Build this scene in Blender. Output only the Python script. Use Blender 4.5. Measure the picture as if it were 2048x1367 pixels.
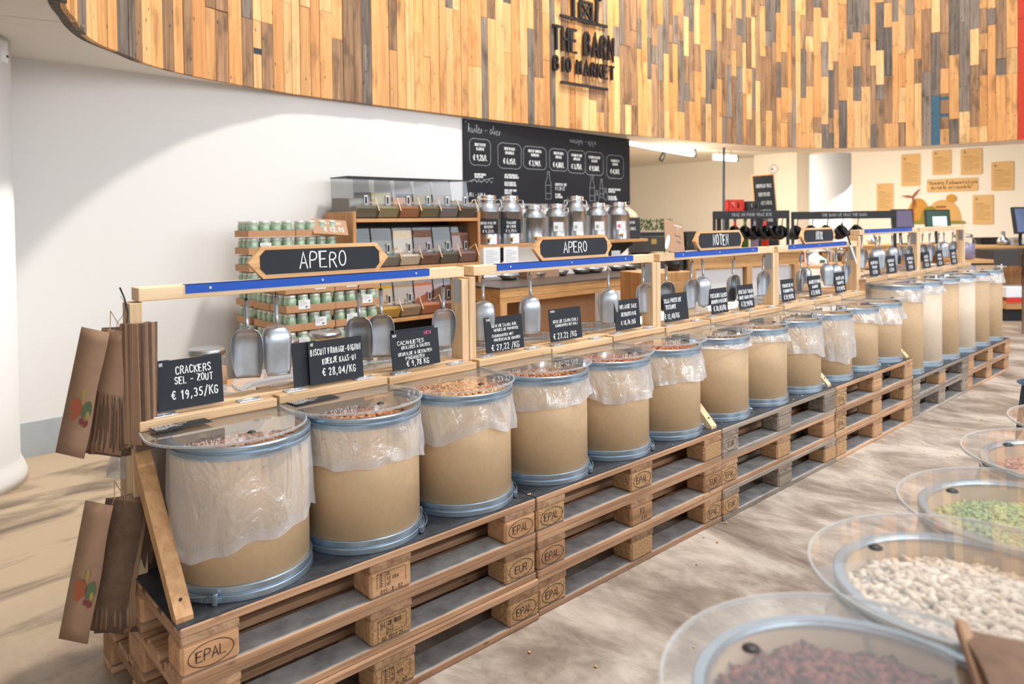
import bpy, math, random
from math import sin, cos, pi, radians as R
from mathutils import Vector, Matrix, noise
D = bpy.data
for o in list(D.objects): D.objects.remove(o)
SC = bpy.context.scene
COL = SC.collection
rnd = random.Random(7)

# ------------------------------------------------------------------ camera
CAMP = Vector((-0.5701, -1.8369, 1.4128))
YAW, PIT, ROL, FPX = .7387, .0197, -.0125, 1454.469
_f = Vector((sin(YAW)*cos(PIT), cos(YAW)*cos(PIT), -sin(PIT)))
_r = Vector((cos(YAW), -sin(YAW), 0)); _u = _r.cross(_f)
_R = _r*cos(ROL)+_u*sin(ROL); _U = _u*cos(ROL)-_r*sin(ROL)
cd = D.cameras.new('camera'); cam = D.objects.new('camera', cd); COL.objects.link(cam)
cam.matrix_world = Matrix(((_R.x, _U.x, -_f.x, CAMP.x), (_R.y, _U.y, -_f.y, CAMP.y), (_R.z, _U.z, -_f.z, CAMP.z), (0, 0, 0, 1)))
cd.sensor_width = 36; cd.lens = 36*FPX/2048; cd.shift_y = -213.146/2048
cd.clip_start = .02; cd.clip_end = 200
cd.dof.use_dof = True; cd.dof.focus_distance = 2.7; cd.dof.aperture_fstop = 3.2
SC.camera = cam

# ------------------------------------------------------------------ world, light, exposure
SC.view_settings.view_transform = 'Standard'; SC.view_settings.look = 'None'
SC.view_settings.gamma = 1; SC.view_settings.use_curve_mapping = False
SC.view_settings.exposure = 0.16
W = D.worlds.new('world'); SC.world = W; W.use_nodes = True
bgn = W.node_tree.nodes['Background']
bgn.inputs[0].default_value = (.90, .95, 1.0, 1); bgn.inputs[1].default_value = .86
def area(name, loc, tgt, sx, sy, power, col):
    l = D.lights.new(name, 'AREA'); l.shape = 'RECTANGLE'; l.size = sx; l.size_y = sy
    l.energy = power; l.color = col
    o = D.objects.new(name, l); COL.objects.link(o); o.location = loc
    o.rotation_euler = (Vector(tgt)-Vector(loc)).to_track_quat('-Z', 'Y').to_euler()
    return o
area('roof_window_daylight', (5.6, -1.3, 13.6), (2.0, 3.2, 1.4), 1.3, .7, 1650, (1, .95, .88))
area('stand_front_fill', (1.5, -8.5, 4.2), (2.2, .5, .8), 7.0, 3.0, 330, (.97, .98, 1))  # added soft fill for the stand fronts, no real window behind it
area('side_daylight', (9.5, -6.5, 4.2), (4, 1, .4), 5.0, 3.0, 230, (.86, .93, 1))
for k, (x, y) in enumerate([(6.0, 1.6), (8.6, .9), (3.6, 1.7)]):
    l = D.lights.new('ceiling_spot', 'SPOT'); l.energy = [360, 150, 80][k]; l.color = (1, .84, .60)
    l.spot_size = R(62); l.spot_blend = .9; l.shadow_soft_size = .12
    o = D.objects.new('ceiling_spot', l); COL.objects.link(o); o.location = (x, y, 5.4)
    o.rotation_euler = (Vector((x+.3, 3.6, 3.9))-Vector(o.location)).to_track_quat('-Z', 'Y').to_euler()
area('back_room_light', (10.0, 6.2, 2.72), (10.6, 6.4, 0), 4.0, .5, 150, (1, .93, .82))
area('back_room_light', (13.0, 3.0, 2.72), (14.0, 3.0, 1.0), .5, 4.0, 90, (1, .94, .85))

# ------------------------------------------------------------------ material tools
MATS = {}
def nmat(name):
    m = D.materials.new(name); m.use_nodes = True; m.node_tree.nodes.clear(); MATS[name] = m
    nt = m.node_tree
    out = nt.nodes.new('ShaderNodeOutputMaterial'); return m, nt, out
def N(nt, t): return nt.nodes.new(t)
def c4(c): return (c[0], c[1], c[2], 1)
def srgb(h):
    h = h.lstrip('#'); v = [int(h[i:i+2], 16)/255 for i in (0, 2, 4)]
    return tuple(x/12.92 if x <= .04045 else ((x+.055)/1.055)**2.4 for x in v)
def plain(name, col, rough=.6, metal=0, noisev=0, nscale=20, bump=0, spec=.5, coat=0, hue=0, emit=0):
    if isinstance(col, str): col = srgb(col)
    m, nt, out = nmat(name); L = nt.links
    b = N(nt, 'ShaderNodeBsdfPrincipled'); L.new(b.outputs[0], out.inputs[0])
    b.inputs['Base Color'].default_value = c4(col); b.inputs['Roughness'].default_value = rough
    b.inputs['Metallic'].default_value = metal; b.inputs['Specular IOR Level'].default_value = spec
    b.inputs['Coat Weight'].default_value = coat
    if emit: b.inputs['Emission Color'].default_value = c4(col); b.inputs['Emission Strength'].default_value = emit
    if noisev or bump or hue:
        tc = N(nt, 'ShaderNodeTexCoord'); n = N(nt, 'ShaderNodeTexNoise'); n.inputs['Scale'].default_value = nscale; n.inputs['Detail'].default_value = 5
        oi = N(nt, 'ShaderNodeObjectInfo'); add = N(nt, 'ShaderNodeVectorMath'); add.operation = 'ADD'
        mu = N(nt, 'ShaderNodeMath'); mu.operation = 'MULTIPLY'; mu.inputs[1].default_value = 37
        L.new(oi.outputs['Random'], mu.inputs[0]); L.new(mu.outputs[0], add.inputs[1]); L.new(tc.outputs['Object'], add.inputs[0]); L.new(add.outputs[0], n.inputs['Vector'])
        hs = N(nt, 'ShaderNodeHueSaturation'); hs.inputs['Color'].default_value = c4(col)
        mr = N(nt, 'ShaderNodeMapRange'); mr.inputs['From Min'].default_value = .3; mr.inputs['From Max'].default_value = .7
        mr.inputs['To Min'].default_value = 1-noisev; mr.inputs['To Max'].default_value = 1+noisev
        L.new(n.outputs[0], mr.inputs['Value']); L.new(mr.outputs[0], hs.inputs['Value'])
        L.new(hs.outputs[0], b.inputs['Base Color'])
        if bump:
            bp = N(nt, 'ShaderNodeBump'); bp.inputs['Strength'].default_value = bump; bp.inputs['Distance'].default_value = .01
            L.new(n.outputs[0], bp.inputs['Height']); L.new(bp.outputs[0], b.inputs['Normal'])
    return m
def wood(name, cols, axis=0, rough=.62, var=.25, grain=1.0, knots=.35, dirt=None, ring=0):
    """procedural boards; grain runs along the given local axis; tint differs from board to board"""
    cols = [srgb(c) if isinstance(c, str) else c for c in cols]
    m, nt, out = nmat(name); L = nt.links
    b = N(nt, 'ShaderNodeBsdfPrincipled'); L.new(b.outputs[0], out.inputs[0]); b.inputs['Roughness'].default_value = rough
    tc = N(nt, 'ShaderNodeTexCoord'); oi = N(nt, 'ShaderNodeObjectInfo')
    mu = N(nt, 'ShaderNodeMath'); mu.operation = 'MULTIPLY'; mu.inputs[1].default_value = 53
    L.new(oi.outputs['Random'], mu.inputs[0])
    add = N(nt, 'ShaderNodeVectorMath'); add.operation = 'ADD'; L.new(tc.outputs['Object'], add.inputs[0]); L.new(mu.outputs[0], add.inputs[1])
    mp = N(nt, 'ShaderNodeMapping'); sc = [38*grain]*3; sc[axis] = 1.6*grain; mp.inputs['Scale'].default_value = sc
    L.new(add.outputs[0], mp.inputs[0])
    n1 = N(nt, 'ShaderNodeTexNoise'); n1.inputs['Scale'].default_value = 1; n1.inputs['Detail'].default_value = 6; n1.inputs['Roughness'].default_value = .65; n1.inputs['Distortion'].default_value = .4
    L.new(mp.outputs[0], n1.inputs['Vector'])
    mp2 = N(nt, 'ShaderNodeMapping'); sc = [9]*3; sc[axis] = 3.2; mp2.inputs['Scale'].default_value = sc; L.new(add.outputs[0], mp2.inputs[0])
    n2 = N(nt, 'ShaderNodeTexNoise'); n2.inputs['Scale'].default_value = 1; n2.inputs['Detail'].default_value = 3; L.new(mp2.outputs[0], n2.inputs['Vector'])
    cr = N(nt, 'ShaderNodeValToRGB'); e = cr.color_ramp.elements
    e[0].position = .34; e[0].color = c4(cols[0]); e[1].position = .62; e[1].color = c4(cols[1])
    L.new(n1.outputs[0], cr.inputs[0]); last = cr.outputs[0]
    if len(cols) > 2:      # board to board tint
        cr2 = N(nt, 'ShaderNodeValToRGB'); cr2.color_ramp.interpolation = 'LINEAR'; ee = cr2.color_ramp.elements
        ee[0].color = (1, 1, 1, 1); ee[1].color = c4(cols[2]); ee[0].position = .25; ee[1].position = 1
        L.new(oi.outputs['Random'], cr2.inputs[0])
        mx = N(nt, 'ShaderNodeMix'); mx.data_type = 'RGBA'; mx.blend_type = 'MULTIPLY'; mx.inputs[0].default_value = 1
        L.new(last, mx.inputs[6]); L.new(cr2.outputs[0], mx.inputs[7]); last = mx.outputs[2]
    # knots / blotches
    kr = N(nt, 'ShaderNodeMapRange'); kr.inputs['From Min'].default_value = .54; kr.inputs['From Max'].default_value = .76; kr.inputs['To Min'].default_value = 0; kr.inputs['To Max'].default_value = knots
    L.new(n2.outputs[0], kr.inputs['Value'])
    mk_ = N(nt, 'ShaderNodeMix'); mk_.data_type = 'RGBA'; L.new(kr.outputs[0], mk_.inputs[0]); L.new(last, mk_.inputs[6])
    dk = dirt or tuple(x*.28 for x in cols[0]); mk_.inputs[7].default_value = c4(srgb(dk) if isinstance(dk, str) else dk); last = mk_.outputs[2]
    # small dark knots
    vo = N(nt, 'ShaderNodeTexVoronoi'); mp3 = N(nt, 'ShaderNodeMapping'); sc = [17]*3; sc[axis] = 7; mp3.inputs['Scale'].default_value = sc
    L.new(add.outputs[0], mp3.inputs[0]); L.new(mp3.outputs[0], vo.inputs['Vector']); vo.inputs['Scale'].default_value = 1
    vr = N(nt, 'ShaderNodeMapRange'); vr.inputs['From Min'].default_value = .12; vr.inputs['From Max'].default_value = .05; vr.inputs['To Min'].default_value = 0; vr.inputs['To Max'].default_value = min(1, knots*1.6)
    L.new(vo.outputs['Distance'], vr.inputs['Value'])
    mv = N(nt, 'ShaderNodeMix'); mv.data_type = 'RGBA'; L.new(vr.outputs[0], mv.inputs[0]); L.new(last, mv.inputs[6]); mv.inputs[7].default_value = c4(tuple(x*.22 for x in cols[0])); last = mv.outputs[2]
    hs = N(nt, 'ShaderNodeHueSaturation'); L.new(last, hs.inputs['Color'])
    mr = N(nt, 'ShaderNodeMapRange'); mr.inputs['To Min'].default_value = 1-var; mr.inputs['To Max'].default_value = 1+var
    m7 = N(nt, 'ShaderNodeMath'); m7.operation = 'MULTIPLY'; m7.inputs[1].default_value = 7.31; L.new(oi.outputs['Random'], m7.inputs[0])
    fr = N(nt, 'ShaderNodeMath'); fr.operation = 'FRACT'; L.new(m7.outputs[0], fr.inputs[0]); L.new(fr.outputs[0], mr.inputs['Value'])
    L.new(mr.outputs[0], hs.inputs['Value']); L.new(hs.outputs[0], b.inputs['Base Color'])
    bp = N(nt, 'ShaderNodeBump'); bp.inputs['Strength'].default_value = .25; bp.inputs['Distance'].default_value = .004
    L.new(n1.outputs[0], bp.inputs['Height']); L.new(bp.outputs[0], b.inputs['Normal'])
    return m
def clear(name, tint=(1, 1, 1), gloss=.03, haze=0.04, refl=1.0, hazecol=(.9, .9, .9), ior=1.5):
    m, nt, out = nmat(name); L = nt.links
    t = N(nt, 'ShaderNodeBsdfTransparent'); t.inputs[0].default_value = c4(tint)
    g = N(nt, 'ShaderNodeBsdfGlossy'); g.inputs['Roughness'].default_value = gloss; g.inputs[0].default_value = (1, 1, 1, 1)
    d = N(nt, 'ShaderNodeBsdfDiffuse'); d.inputs[0].default_value = c4(hazecol)
    m1 = N(nt, 'ShaderNodeMixShader'); m1.inputs[0].default_value = haze; L.new(t.outputs[0], m1.inputs[1]); L.new(d.outputs[0], m1.inputs[2])
    fr = N(nt, 'ShaderNodeFresnel'); fr.inputs[0].default_value = ior
    mu = N(nt, 'ShaderNodeMath'); mu.operation = 'MULTIPLY'; mu.inputs[1].default_value = refl; L.new(fr.outputs[0], mu.inputs[0])
    ge = N(nt, 'ShaderNodeNewGeometry'); inv = N(nt, 'ShaderNodeMath'); inv.operation = 'SUBTRACT'; inv.inputs[0].default_value = refl; L.new(ge.outputs['Backfacing'], inv.inputs[1]); L.new(inv.outputs[0], mu.inputs[1])
    m2 = N(nt, 'ShaderNodeMixShader'); L.new(mu.outputs[0], m2.inputs[0]); L.new(m1.outputs[0], m2.inputs[1]); L.new(g.outputs[0], m2.inputs[2])
    L.new(m2.outputs[0], out.inputs[0]); return m

# ------------------------------------------------------------------ mesh tools
class MB:
    def __init__(s): s.v = []; s.f = []; s.sm = []; s.mi = []; s.cm = 0
    def add(s, vs, fs, smooth=False, M=None):
        k = len(s.v)
        s.v += [tuple(M @ Vector(p)) if M else tuple(p) for p in vs]
        for f in fs: s.f.append([i+k for i in f]); s.sm.append(smooth); s.mi.append(s.cm)
        return s
    def box(s, x0, x1, y0, y1, z0, z1, M=None, c=0):
        if c:
            cx, cy, cz = (x0+x1)/2, (y0+y1)/2, (z0+z1)/2; hx, hy, hz = (x1-x0)/2, (y1-y0)/2, (z1-z0)/2
            vs = []; idx = {}
            for a in (-1, 1):
                for b_ in (-1, 1):
                    for d in (-1, 1):
                        idx[a, b_, d] = len(vs)
                        vs += [(cx+a*hx, cy+b_*(hy-c), cz+d*(hz-c)), (cx+a*(hx-c), cy+b_*hy, cz+d*(hz-c)), (cx+a*(hx-c), cy+b_*(hy-c), cz+d*hz)]
            fs = []
            for a in (-1, 1):
                q = [idx[a, -1, -1], idx[a, 1, -1], idx[a, 1, 1], idx[a, -1, 1]]; fs.append(q if a > 0 else q[::-1])
                q = [idx[-1, a, -1]+1, idx[1, a, -1]+1, idx[1, a, 1]+1, idx[-1, a, 1]+1]; fs.append(q[::-1] if a > 0 else q)
                q = [idx[-1, -1, a]+2, idx[1, -1, a]+2, idx[1, 1, a]+2, idx[-1, 1, a]+2]; fs.append(q if a > 0 else q[::-1])
            for a in (-1, 1):
                for b_ in (-1, 1):
                    def fx(q, n):
                        p = [Vector(vs[i]) for i in q]; nn = (p[1]-p[0]).cross(p[2]-p[0])
                        fs.append(q if nn.dot(Vector(n)) > 0 else q[::-1])
                    fx([idx[a, b_, -1], idx[a, b_, 1], idx[a, b_, 1]+1, idx[a, b_, -1]+1], (a, b_, 0))
                    fx([idx[a, -1, b_], idx[a, 1, b_], idx[a, 1, b_]+2, idx[a, -1, b_]+2], (a, 0, b_))
                    fx([idx[-1, a, b_]+1, idx[1, a, b_]+1, idx[1, a, b_]+2, idx[-1, a, b_]+2], (0, a, b_))
                    for d in (-1, 1):
                        i = idx[a, b_, d]; fx([i, i+1, i+2], (a, b_, d))
            return s.add(vs, fs, False, M)
        vs = [(x0, y0, z0), (x1, y0, z0), (x1, y1, z0), (x0, y1, z0), (x0, y0, z1), (x1, y0, z1), (x1, y1, z1), (x0, y1, z1)]
        return s.add(vs, [(0, 3, 2, 1), (4, 5, 6, 7), (0, 1, 5, 4), (1, 2, 6, 5), (2, 3, 7, 6), (3, 0, 4, 7)], False, M)
    def lathe(s, prof, n=32, M=None, a0=0, a1=2*pi, smooth=True, flat=False):
        full = abs(a1-a0-2*pi) < 1e-6; m = n if full else n+1; vs = []; fs = []
        for i in range(m):
            a = a0+(a1-a0)*i/n
            for r, z in prof: vs.append((r*cos(a), r*sin(a), z))
        k = len(prof)
        for i in range(n):
            j = (i+1) % m
            for q in range(k-1):
                if prof[q][0] == 0 and prof[q+1][0] == 0: continue
                if prof[q][0] == 0: fs.append((i*k+q, j*k+q+1, i*k+q+1))
                elif prof[q+1][0] == 0: fs.append((i*k+q, j*k+q, i*k+q+1))
                else: fs.append((i*k+q, j*k+q, j*k+q+1, i*k+q+1))
        return s.add(vs, fs, smooth, M)
    def hard(s, prof, n=64, M=None):      # turned shape with crisp edges in its profile
        for a, b_ in zip(prof, prof[1:]): s.lathe([a, b_], n, M)
        return s
    def prism(s, pts, z0, z1, M=None):
        n = len(pts); vs = [(x, y, z0) for x, y in pts]+[(x, y, z1) for x, y in pts]
        ar = sum(pts[i][0]*pts[(i+1) % n][1]-pts[(i+1) % n][0]*pts[i][1] for i in range(n))
        fs = [list(range(n))[::-1], list(range(n, 2*n))]+[(i, (i+1) % n, (i+1) % n+n, i+n) for i in range(n)]
        if ar < 0: fs = [list(f)[::-1] for f in fs]
        return s.add(vs, fs, False, M)
    def tube(s, pts, r, n=8, smooth=True, cap=True):
        pts = [Vector(p) for p in pts]; vs = []; fs = []; up = None
        for i, p in enumerate(pts):
            t = (pts[min(i+1, len(pts)-1)]-pts[max(i-1, 0)]).normalized()
            if up is None: up = Vector((0, 0, 1)) if abs(t.z) < .9 else Vector((1, 0, 0))
            a = t.cross(up).normalized(); b_ = t.cross(a).normalized(); up = -b_ if up.dot(b_) < 0 else b_
            rr = r[i] if isinstance(r, (list, tuple)) else r
            for q in range(n): vs.append(p+(a*cos(2*pi*q/n)+b_*sin(2*pi*q/n))*rr)
        for i in range(len(pts)-1):
            for q in range(n): fs.append((i*n+q, i*n+(q+1) % n, (i+1)*n+(q+1) % n, (i+1)*n+q))
        if cap: fs += [list(range(n)), list(range((len(pts)-1)*n, len(pts)*n))[::-1]]
        return s.add(vs, fs, smooth)
    def grid(s, fn, nu, nv, smooth=True, closed=False):
        vs = [fn(i/nu, j/nv) for i in range(nu+1) for j in range(nv+1)]
        fs = [(i*(nv+1)+j, (i+1)*(nv+1)+j, (i+1)*(nv+1)+j+1, i*(nv+1)+j+1) for i in range(nu) for j in range(nv)]
        return s.add(vs, fs, smooth)
    def mesh(s, name, mats):
        me = D.meshes.new(name); me.from_pydata(s.v, [], s.f)
        for m in (mats if isinstance(mats, (list, tuple)) else [mats]): me.materials.append(MATS[m] if isinstance(m, str) else m)
        me.polygons.foreach_set('use_smooth', s.sm)
        me.polygons.foreach_set('material_index', s.mi); me.update(); return me
    def build(s, name, mats, parent=None, loc=(0, 0, 0), rot=(0, 0, 0)):
        return put(name, s.mesh(name, mats), parent, loc, rot)
def put(name, me, parent=None, loc=(0, 0, 0), rot=(0, 0, 0), sc=None):
    o = D.objects.new(name, me); COL.objects.link(o); o.location = loc; o.rotation_euler = rot
    if sc: o.scale = sc
    if parent: o.parent = parent
    return o
def tag(o, label=None, cat=None, group=None, kind=None):
    if label: o['label'] = label
    if cat: o['category'] = cat
    if group: o['group'] = group
    if kind: o['kind'] = kind
    return o
def thing(name, loc, label, cat, group=None, rot=(0, 0, 0)):
    o = D.objects.new(name, None); o.empty_display_size = .05; COL.objects.link(o); o.location = loc; o.rotation_euler = rot
    return tag(o, label, cat, group)
def B(*a, **k): return MB().box(*a, **k)
def T(x, y, z, rz=0, rx=0, ry=0): return Matrix.Translation((x, y, z)) @ Matrix.Rotation(rz, 4, 'Z') @ Matrix.Rotation(ry, 4, 'Y') @ Matrix.Rotation(rx, 4, 'X')
def rayw(px, py, w): return CAMP+(_f+_R*((px-1024)/FPX)-_U*((py-683.5+213.146)/FPX))*w   # a point of the place w metres in front

# ------------------------------------------------------------------ chalk lettering (single stroke letters as ribbons)
G = {'A': '0,0 2,6 4,0;.8,2 3.2,2', 'B': '0,0 0,6 2.5,6 3.5,5 3.4,3.8 2.4,3.1 0,3.1;2.4,3.1 3.9,2.4 3.9,.8 2.6,0 0,0', 'C': '3.8,5 2.8,6 1.2,6 .1,4.6 .1,1.4 1.2,0 2.8,0 3.8,1',
'D': '0,0 0,6 2,6 3.8,4.4 3.8,1.6 2,0 0,0', 'E': '3.6,6 0,6 0,0 3.6,0;0,3.1 2.8,3.1', 'F': '3.6,6 0,6 0,0;0,3.1 2.8,3.1', 'G': '3.8,5 2.8,6 1.2,6 .1,4.6 .1,1.4 1.2,0 2.8,0 3.8,1 3.8,2.8 2.2,2.8',
'H': '0,0 0,6;4,0 4,6;0,3 4,3', 'I': '2,0 2,6', 'J': '3,6 3,1.2 2,0 .8,.2 .3,1.4', 'K': '0,0 0,6;3.7,6 0,2.6;1.2,3.6 3.8,0', 'L': '0,6 0,0 3.5,0', 'M': '0,0 .2,6 2,2.2 3.8,6 4,0', 'N': '0,0 0,6 3.8,0 3.8,6',
'O': '1.9,6 .6,5.4 0,3.6 0,2.4 .6,.6 1.9,0 3.2,.6 3.8,2.4 3.8,3.6 3.2,5.4 1.9,6', 'P': '0,0 0,6 2.4,6 3.7,5.2 3.7,3.7 2.4,2.8 0,2.8', 'Q': '1.9,6 .3,5 0,3 .3,1 1.9,0 3.5,1 3.8,3 3.5,5 1.9,6;2.4,1.6 4.1,-.4',
'R': '0,0 0,6 2.4,6 3.6,5.2 3.6,3.9 2.4,3.1 0,3.1;1.8,3.1 3.9,0', 'S': '3.6,5.1 2.6,6 1,6 .2,5.1 .3,3.9 3.4,2.3 3.7,1 2.6,0 1,0 .1,.9', 'T': '0,6 4,6;2,6 2,0', 'U': '0,6 0,1.5 1,0 2.8,0 3.8,1.5 3.8,6',
'V': '0,6 2,0 4,6', 'W': '0,6 .9,0 2,4 3.1,0 4,6', 'X': '0,0 4,6;0,6 4,0', 'Y': '0,6 2,3 4,6;2,3 2,0', 'Z': '0,6 3.8,6 0,0 3.9,0',
'0': '1.9,6 .5,5 .2,3 .5,1 1.9,0 3.3,1 3.6,3 3.3,5 1.9,6', '1': '.8,4.6 2.2,6 2.2,0', '2': '.2,4.8 1,6 2.8,6 3.6,4.8 3.2,3.2 .1,0 3.8,0', '3': '.3,5.4 2,6 3.5,5 3.2,3.6 1.8,3.1 3.4,2.6 3.7,1 2.2,0 .2,.5', '4': '3.9,1.8 .1,1.8 2.8,6 2.8,0',
'5': '3.5,6 .7,6 .5,3.4 2.4,3.6 3.7,2.3 3.3,.6 1.8,0 .2,.5', '6': '3.2,5.8 1.4,4.8 .3,2.4 .6,.6 2,0 3.4,.7 3.6,2.2 2.2,3.3 .5,2.4', '7': '.2,6 3.8,6 1.6,0', '8': '2,3.2 .5,4.4 .8,5.6 2,6 3.2,5.6 3.5,4.4 2,3.2 .2,1.8 .6,.3 2,0 3.4,.3 3.8,1.8 2,3.2', '9': '3.5,4 2.2,2.8 .7,3.4 .4,4.8 1.6,6 3.2,5.6 3.6,4 3.4,1.6 2,0',
'-': '.6,2.8 3.2,2.8', ',': '1.2,.6 .6,-1', '.': '1,0 1,.4', '/': '0,-.8 3.4,6.6', '€': '4,5.2 3,6 1.4,5.6 .6,3 1.4,.4 3,0 4,.8;-.3,3.5 3,3.5;-.3,2.4 2.8,2.4', '\'': '1,6.4 .8,4.8', '"': '.6,6.6 .4,5;1.8,6.6 1.6,5', '&': '3.8,0 .8,4.8 1.8,6 2.8,4.8 .2,1.6 1.2,0 3.8,2.4', '!': '1,6 1,2;1,.4 1,0', '+': '.4,3 3.4,3;1.9,4.6 1.9,1.4', ':': '1,4 1,4.4;1,1 1,1.4', '|': '1,-1 1,7',
'a': '3,3 1.6,4 .3,3 .2,1 1.3,0 2.8,1.4 3,4 3,.8 3.8,0', 'e': '.2,2 3,2.4 2.4,4 1,4 .1,2 .8,.1 2.2,0 3.6,1', 'g': '3,3.2 1.6,4 .3,3 .5,1 2,.6 3,3.6 3,-1 1.8,-2.4 .4,-1.6', 'h': '0,0 .6,2 1.6,6.4 .8,6.8 .4,4 .4,0 1.6,3.4 2.6,3.2 2.6,.4 3.6,.2', 'i': '0,1 1.2,3.8 1.2,.6 2.2,.2;1.3,5 1.4,5.2', 'l': '0,1 1.9,5.6 1.6,6.8 .9,6 .9,.8 2,.1', 'n': '.2,3.6 .7,4 .7,0 1.8,3.6 2.8,3.4 2.8,.4 3.6,.2',
'o': '1.8,4 .4,3 .3,1 1.6,0 2.8,1 2.8,3 1.8,4 3.8,3.4', 'r': '.2,3 1,4.2 1,0 1.6,3 2.8,4', 's': '0,.6 1.8,4 2.4,1.6 1.4,0 .2,.6', 'u': '.2,4 .4,.8 1.4,0 2.6,1.6 2.9,4 2.9,.6 3.8,.2', 'v': '0,4 1.2,0 2.6,4 3.4,3.6', 'z': '.2,3.8 2.6,4 .4,.2 2.8,0 2,-2 .8,-1.6', 'j': '1.6,4 1.6,-1 .8,-2.4 .1,-1.4;1.6,5.2 1.7,5.3', 'd': '2.6,3.4 1.2,4 .2,2 1,0 2.6,1.4 3.4,6.6 2.8,.6 3.6,.2', 't': '1.6,6 1.2,1 2,0 3,.6;.2,4 2.8,4.2', 'm': '0,3.8 .5,0 1.4,3.8 1.9,0 2.8,3.8 3.2,.4 4,.2', 'b': '.4,6.4 .2,0 1.6,-.1 2.8,1.4 2,3.2 .3,2.2', 'c': '2.8,3.4 1.4,4 .3,2.4 .8,.2 2.6,.2', 'p': '.6,4 .3,-2;.5,2.6 1.8,4 2.9,2.6 2,.4 .5,.8'}
ACC = {'É': ('E', '1.4,6.8 2.4,7.8'), 'È': ('E', '2.4,6.8 1.4,7.8'), 'Ê': ('E', '1,6.8 1.9,7.6 2.8,6.8'), 'Ï': ('I', '1.3,7 1.3,7.2;2.7,7 2.7,7.2')}
WID = {'I': 2.6, 'i': 2.4, 'l': 2, ',': 2, '.': 2, '1': 3.4, "'": 1.8, '!': 2, 'e': 3.6, 'r': 3, 's': 2.8, 'M': 5, 'W': 5, ':': 2, '|': 2}
def chaikin(p, n=2):
    for _ in range(n):
        if len(p) < 3: return p
        q = [p[0]]
        for a, b_ in zip(p, p[1:]):
            q += [(a[0]*.75+b_[0]*.25, a[1]*.75+b_[1]*.25), (a[0]*.25+b_[0]*.75, a[1]*.25+b_[1]*.75)]
        q.append(p[-1]); p = q
    return p
SHARP = set('AEFHIKLMNTVWXYZ147/-')
def glyphs(text, h, cw=.62, gap=.24, jit=.0, rs=0, smooth=1):
    """polylines of a line of text, origin at its lower left; returns lines, width"""
    rg = random.Random(rs); x = 0; out = []
    for ch in text:
        if ch == ' ': x += h*cw*.75; continue
        acc = None
        if ch in ACC: ch, acc = ACC[ch]
        if ch not in G: ch = ch.upper() if ch.upper() in G else '-'
        w = WID.get(ch, 4)/4*h*cw*.82
        jy = rg.uniform(-jit, jit)*h; js = 1+rg.uniform(-jit, jit)
        for st in (G[ch]+(';'+acc if acc else '')).split(';'):
            p = [tuple(map(float, c.split(','))) for c in st.split()]
            if smooth and ch not in SHARP: p = chaikin(p, smooth)
            out.append([(x+a/4*h*cw*.82*js, jy+b_/6*h*js) for a, b_ in p])
        x += w+h*gap
    return out, x-h*gap
def ribbon(mb, line, th, z0=0, z1=None, M=None):
    """a stroke of width th; flat at z0, or a solid between z0 and z1"""
    n = len(line); L_ = []; R_ = []
    for i in range(n):
        a = Vector(line[max(i-1, 0)]); c = Vector(line[min(i+1, n-1)]); d = (c-a)
        d = d.normalized() if d.length > 1e-9 else Vector((1, 0))
        p = Vector(line[i])
        if i == 0: p = p-d*th*.35
        if i == n-1: p = p+d*th*.35
        k = 1
        if 0 < i < n-1:
            u1 = (Vector(line[i])-a).normalized(); k = 1/max(.45, abs(u1.dot(d)))
        nn = Vector((-d.y, d.x))*th/2*k
        L_.append(p+nn); R_.append(p-nn)
    if z1 is None:
        vs = [(p.x, p.y, z0) for p in L_]+[(p.x, p.y, z0) for p in R_]
        mb.add(vs, [(i+n, i+n+1, i+1, i) for i in range(n-1)], False, M)
    else:
        for i in range(n-1):
            q = [R_[i], R_[i+1], L_[i+1], L_[i]]
            vs = [(p.x, p.y, z0) for p in q]+[(p.x, p.y, z1) for p in q]
            mb.add(vs, [(3, 2, 1, 0), (4, 5, 6, 7), (0, 1, 5, 4), (1, 2, 6, 5), (2, 3, 7, 6), (3, 0, 4, 7)], False, M)
FR = Matrix(((1, 0, 0, 0), (0, 0, -1, 0), (0, 1, 0, 0), (0, 0, 0, 1)))   # xy of lettering -> xz, facing -Y
def write(mb, text, x, z, h, th, M=None, align='c', y=-.0008, cw=.62, gap=.24, jit=.04, rs=0, z1=None, slope=0, smooth=1):
    ls, w = glyphs(text, h, cw, gap, jit, rs or (hash(len(text))+int(x*1000)), smooth)
    ox = x-w/2 if align == 'c' else (x-w if align == 'r' else x)
    MM = (M or Matrix()) @ FR
    for l in ls: ribbon(mb, [(ox+a, z+b_+slope*(a+ox)) for a, b_ in l], th, -y, None if z1 is None else z1, MM)
    return w
# ------------------------------------------------------------------ materials
wood('pallet_x', ['#9a7558', '#cda582', (.80, .75, .71)], 0, .8, .18, 1, .4)
wood('pallet_y', ['#8f6c50', '#c09a78', (.80, .75, .71)], 1, .8, .18, 1, .4)
wood('pallet_grey_x', ['#76695d', '#a89a8b', (.85, .85, .85)], 0, .85, .2, 1, .4)
wood('pallet_grey_y', ['#746559', '#9c8c7c', (.85, .85, .85)], 1, .85, .2, 1, .4)
plain('dust_sky_sheen_wood', '#a19f9d', .8, noisev=.3, nscale=16)
wood('block_wood', ['#a97f58', '#cfa27a', (.8, .75, .7)], 0, .8, .15, .8, .2)
plain('chipboard', '#b58f66', .85, noisev=.28, nscale=120, bump=.5)
wood('lath_x', ['#d9b68c', '#ecd2ac', (.93, .9, .86)], 0, .6, .08, 1.1, .12)
wood('lath_z', ['#d6b184', '#ebd0aa', (.93, .9, .86)], 2, .6, .08, 1.1, .12)
wood('lath_warm', ['#b98a5c', '#d6a878', (.93, .9, .86)], 2, .6, .08, 1, .2)
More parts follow.
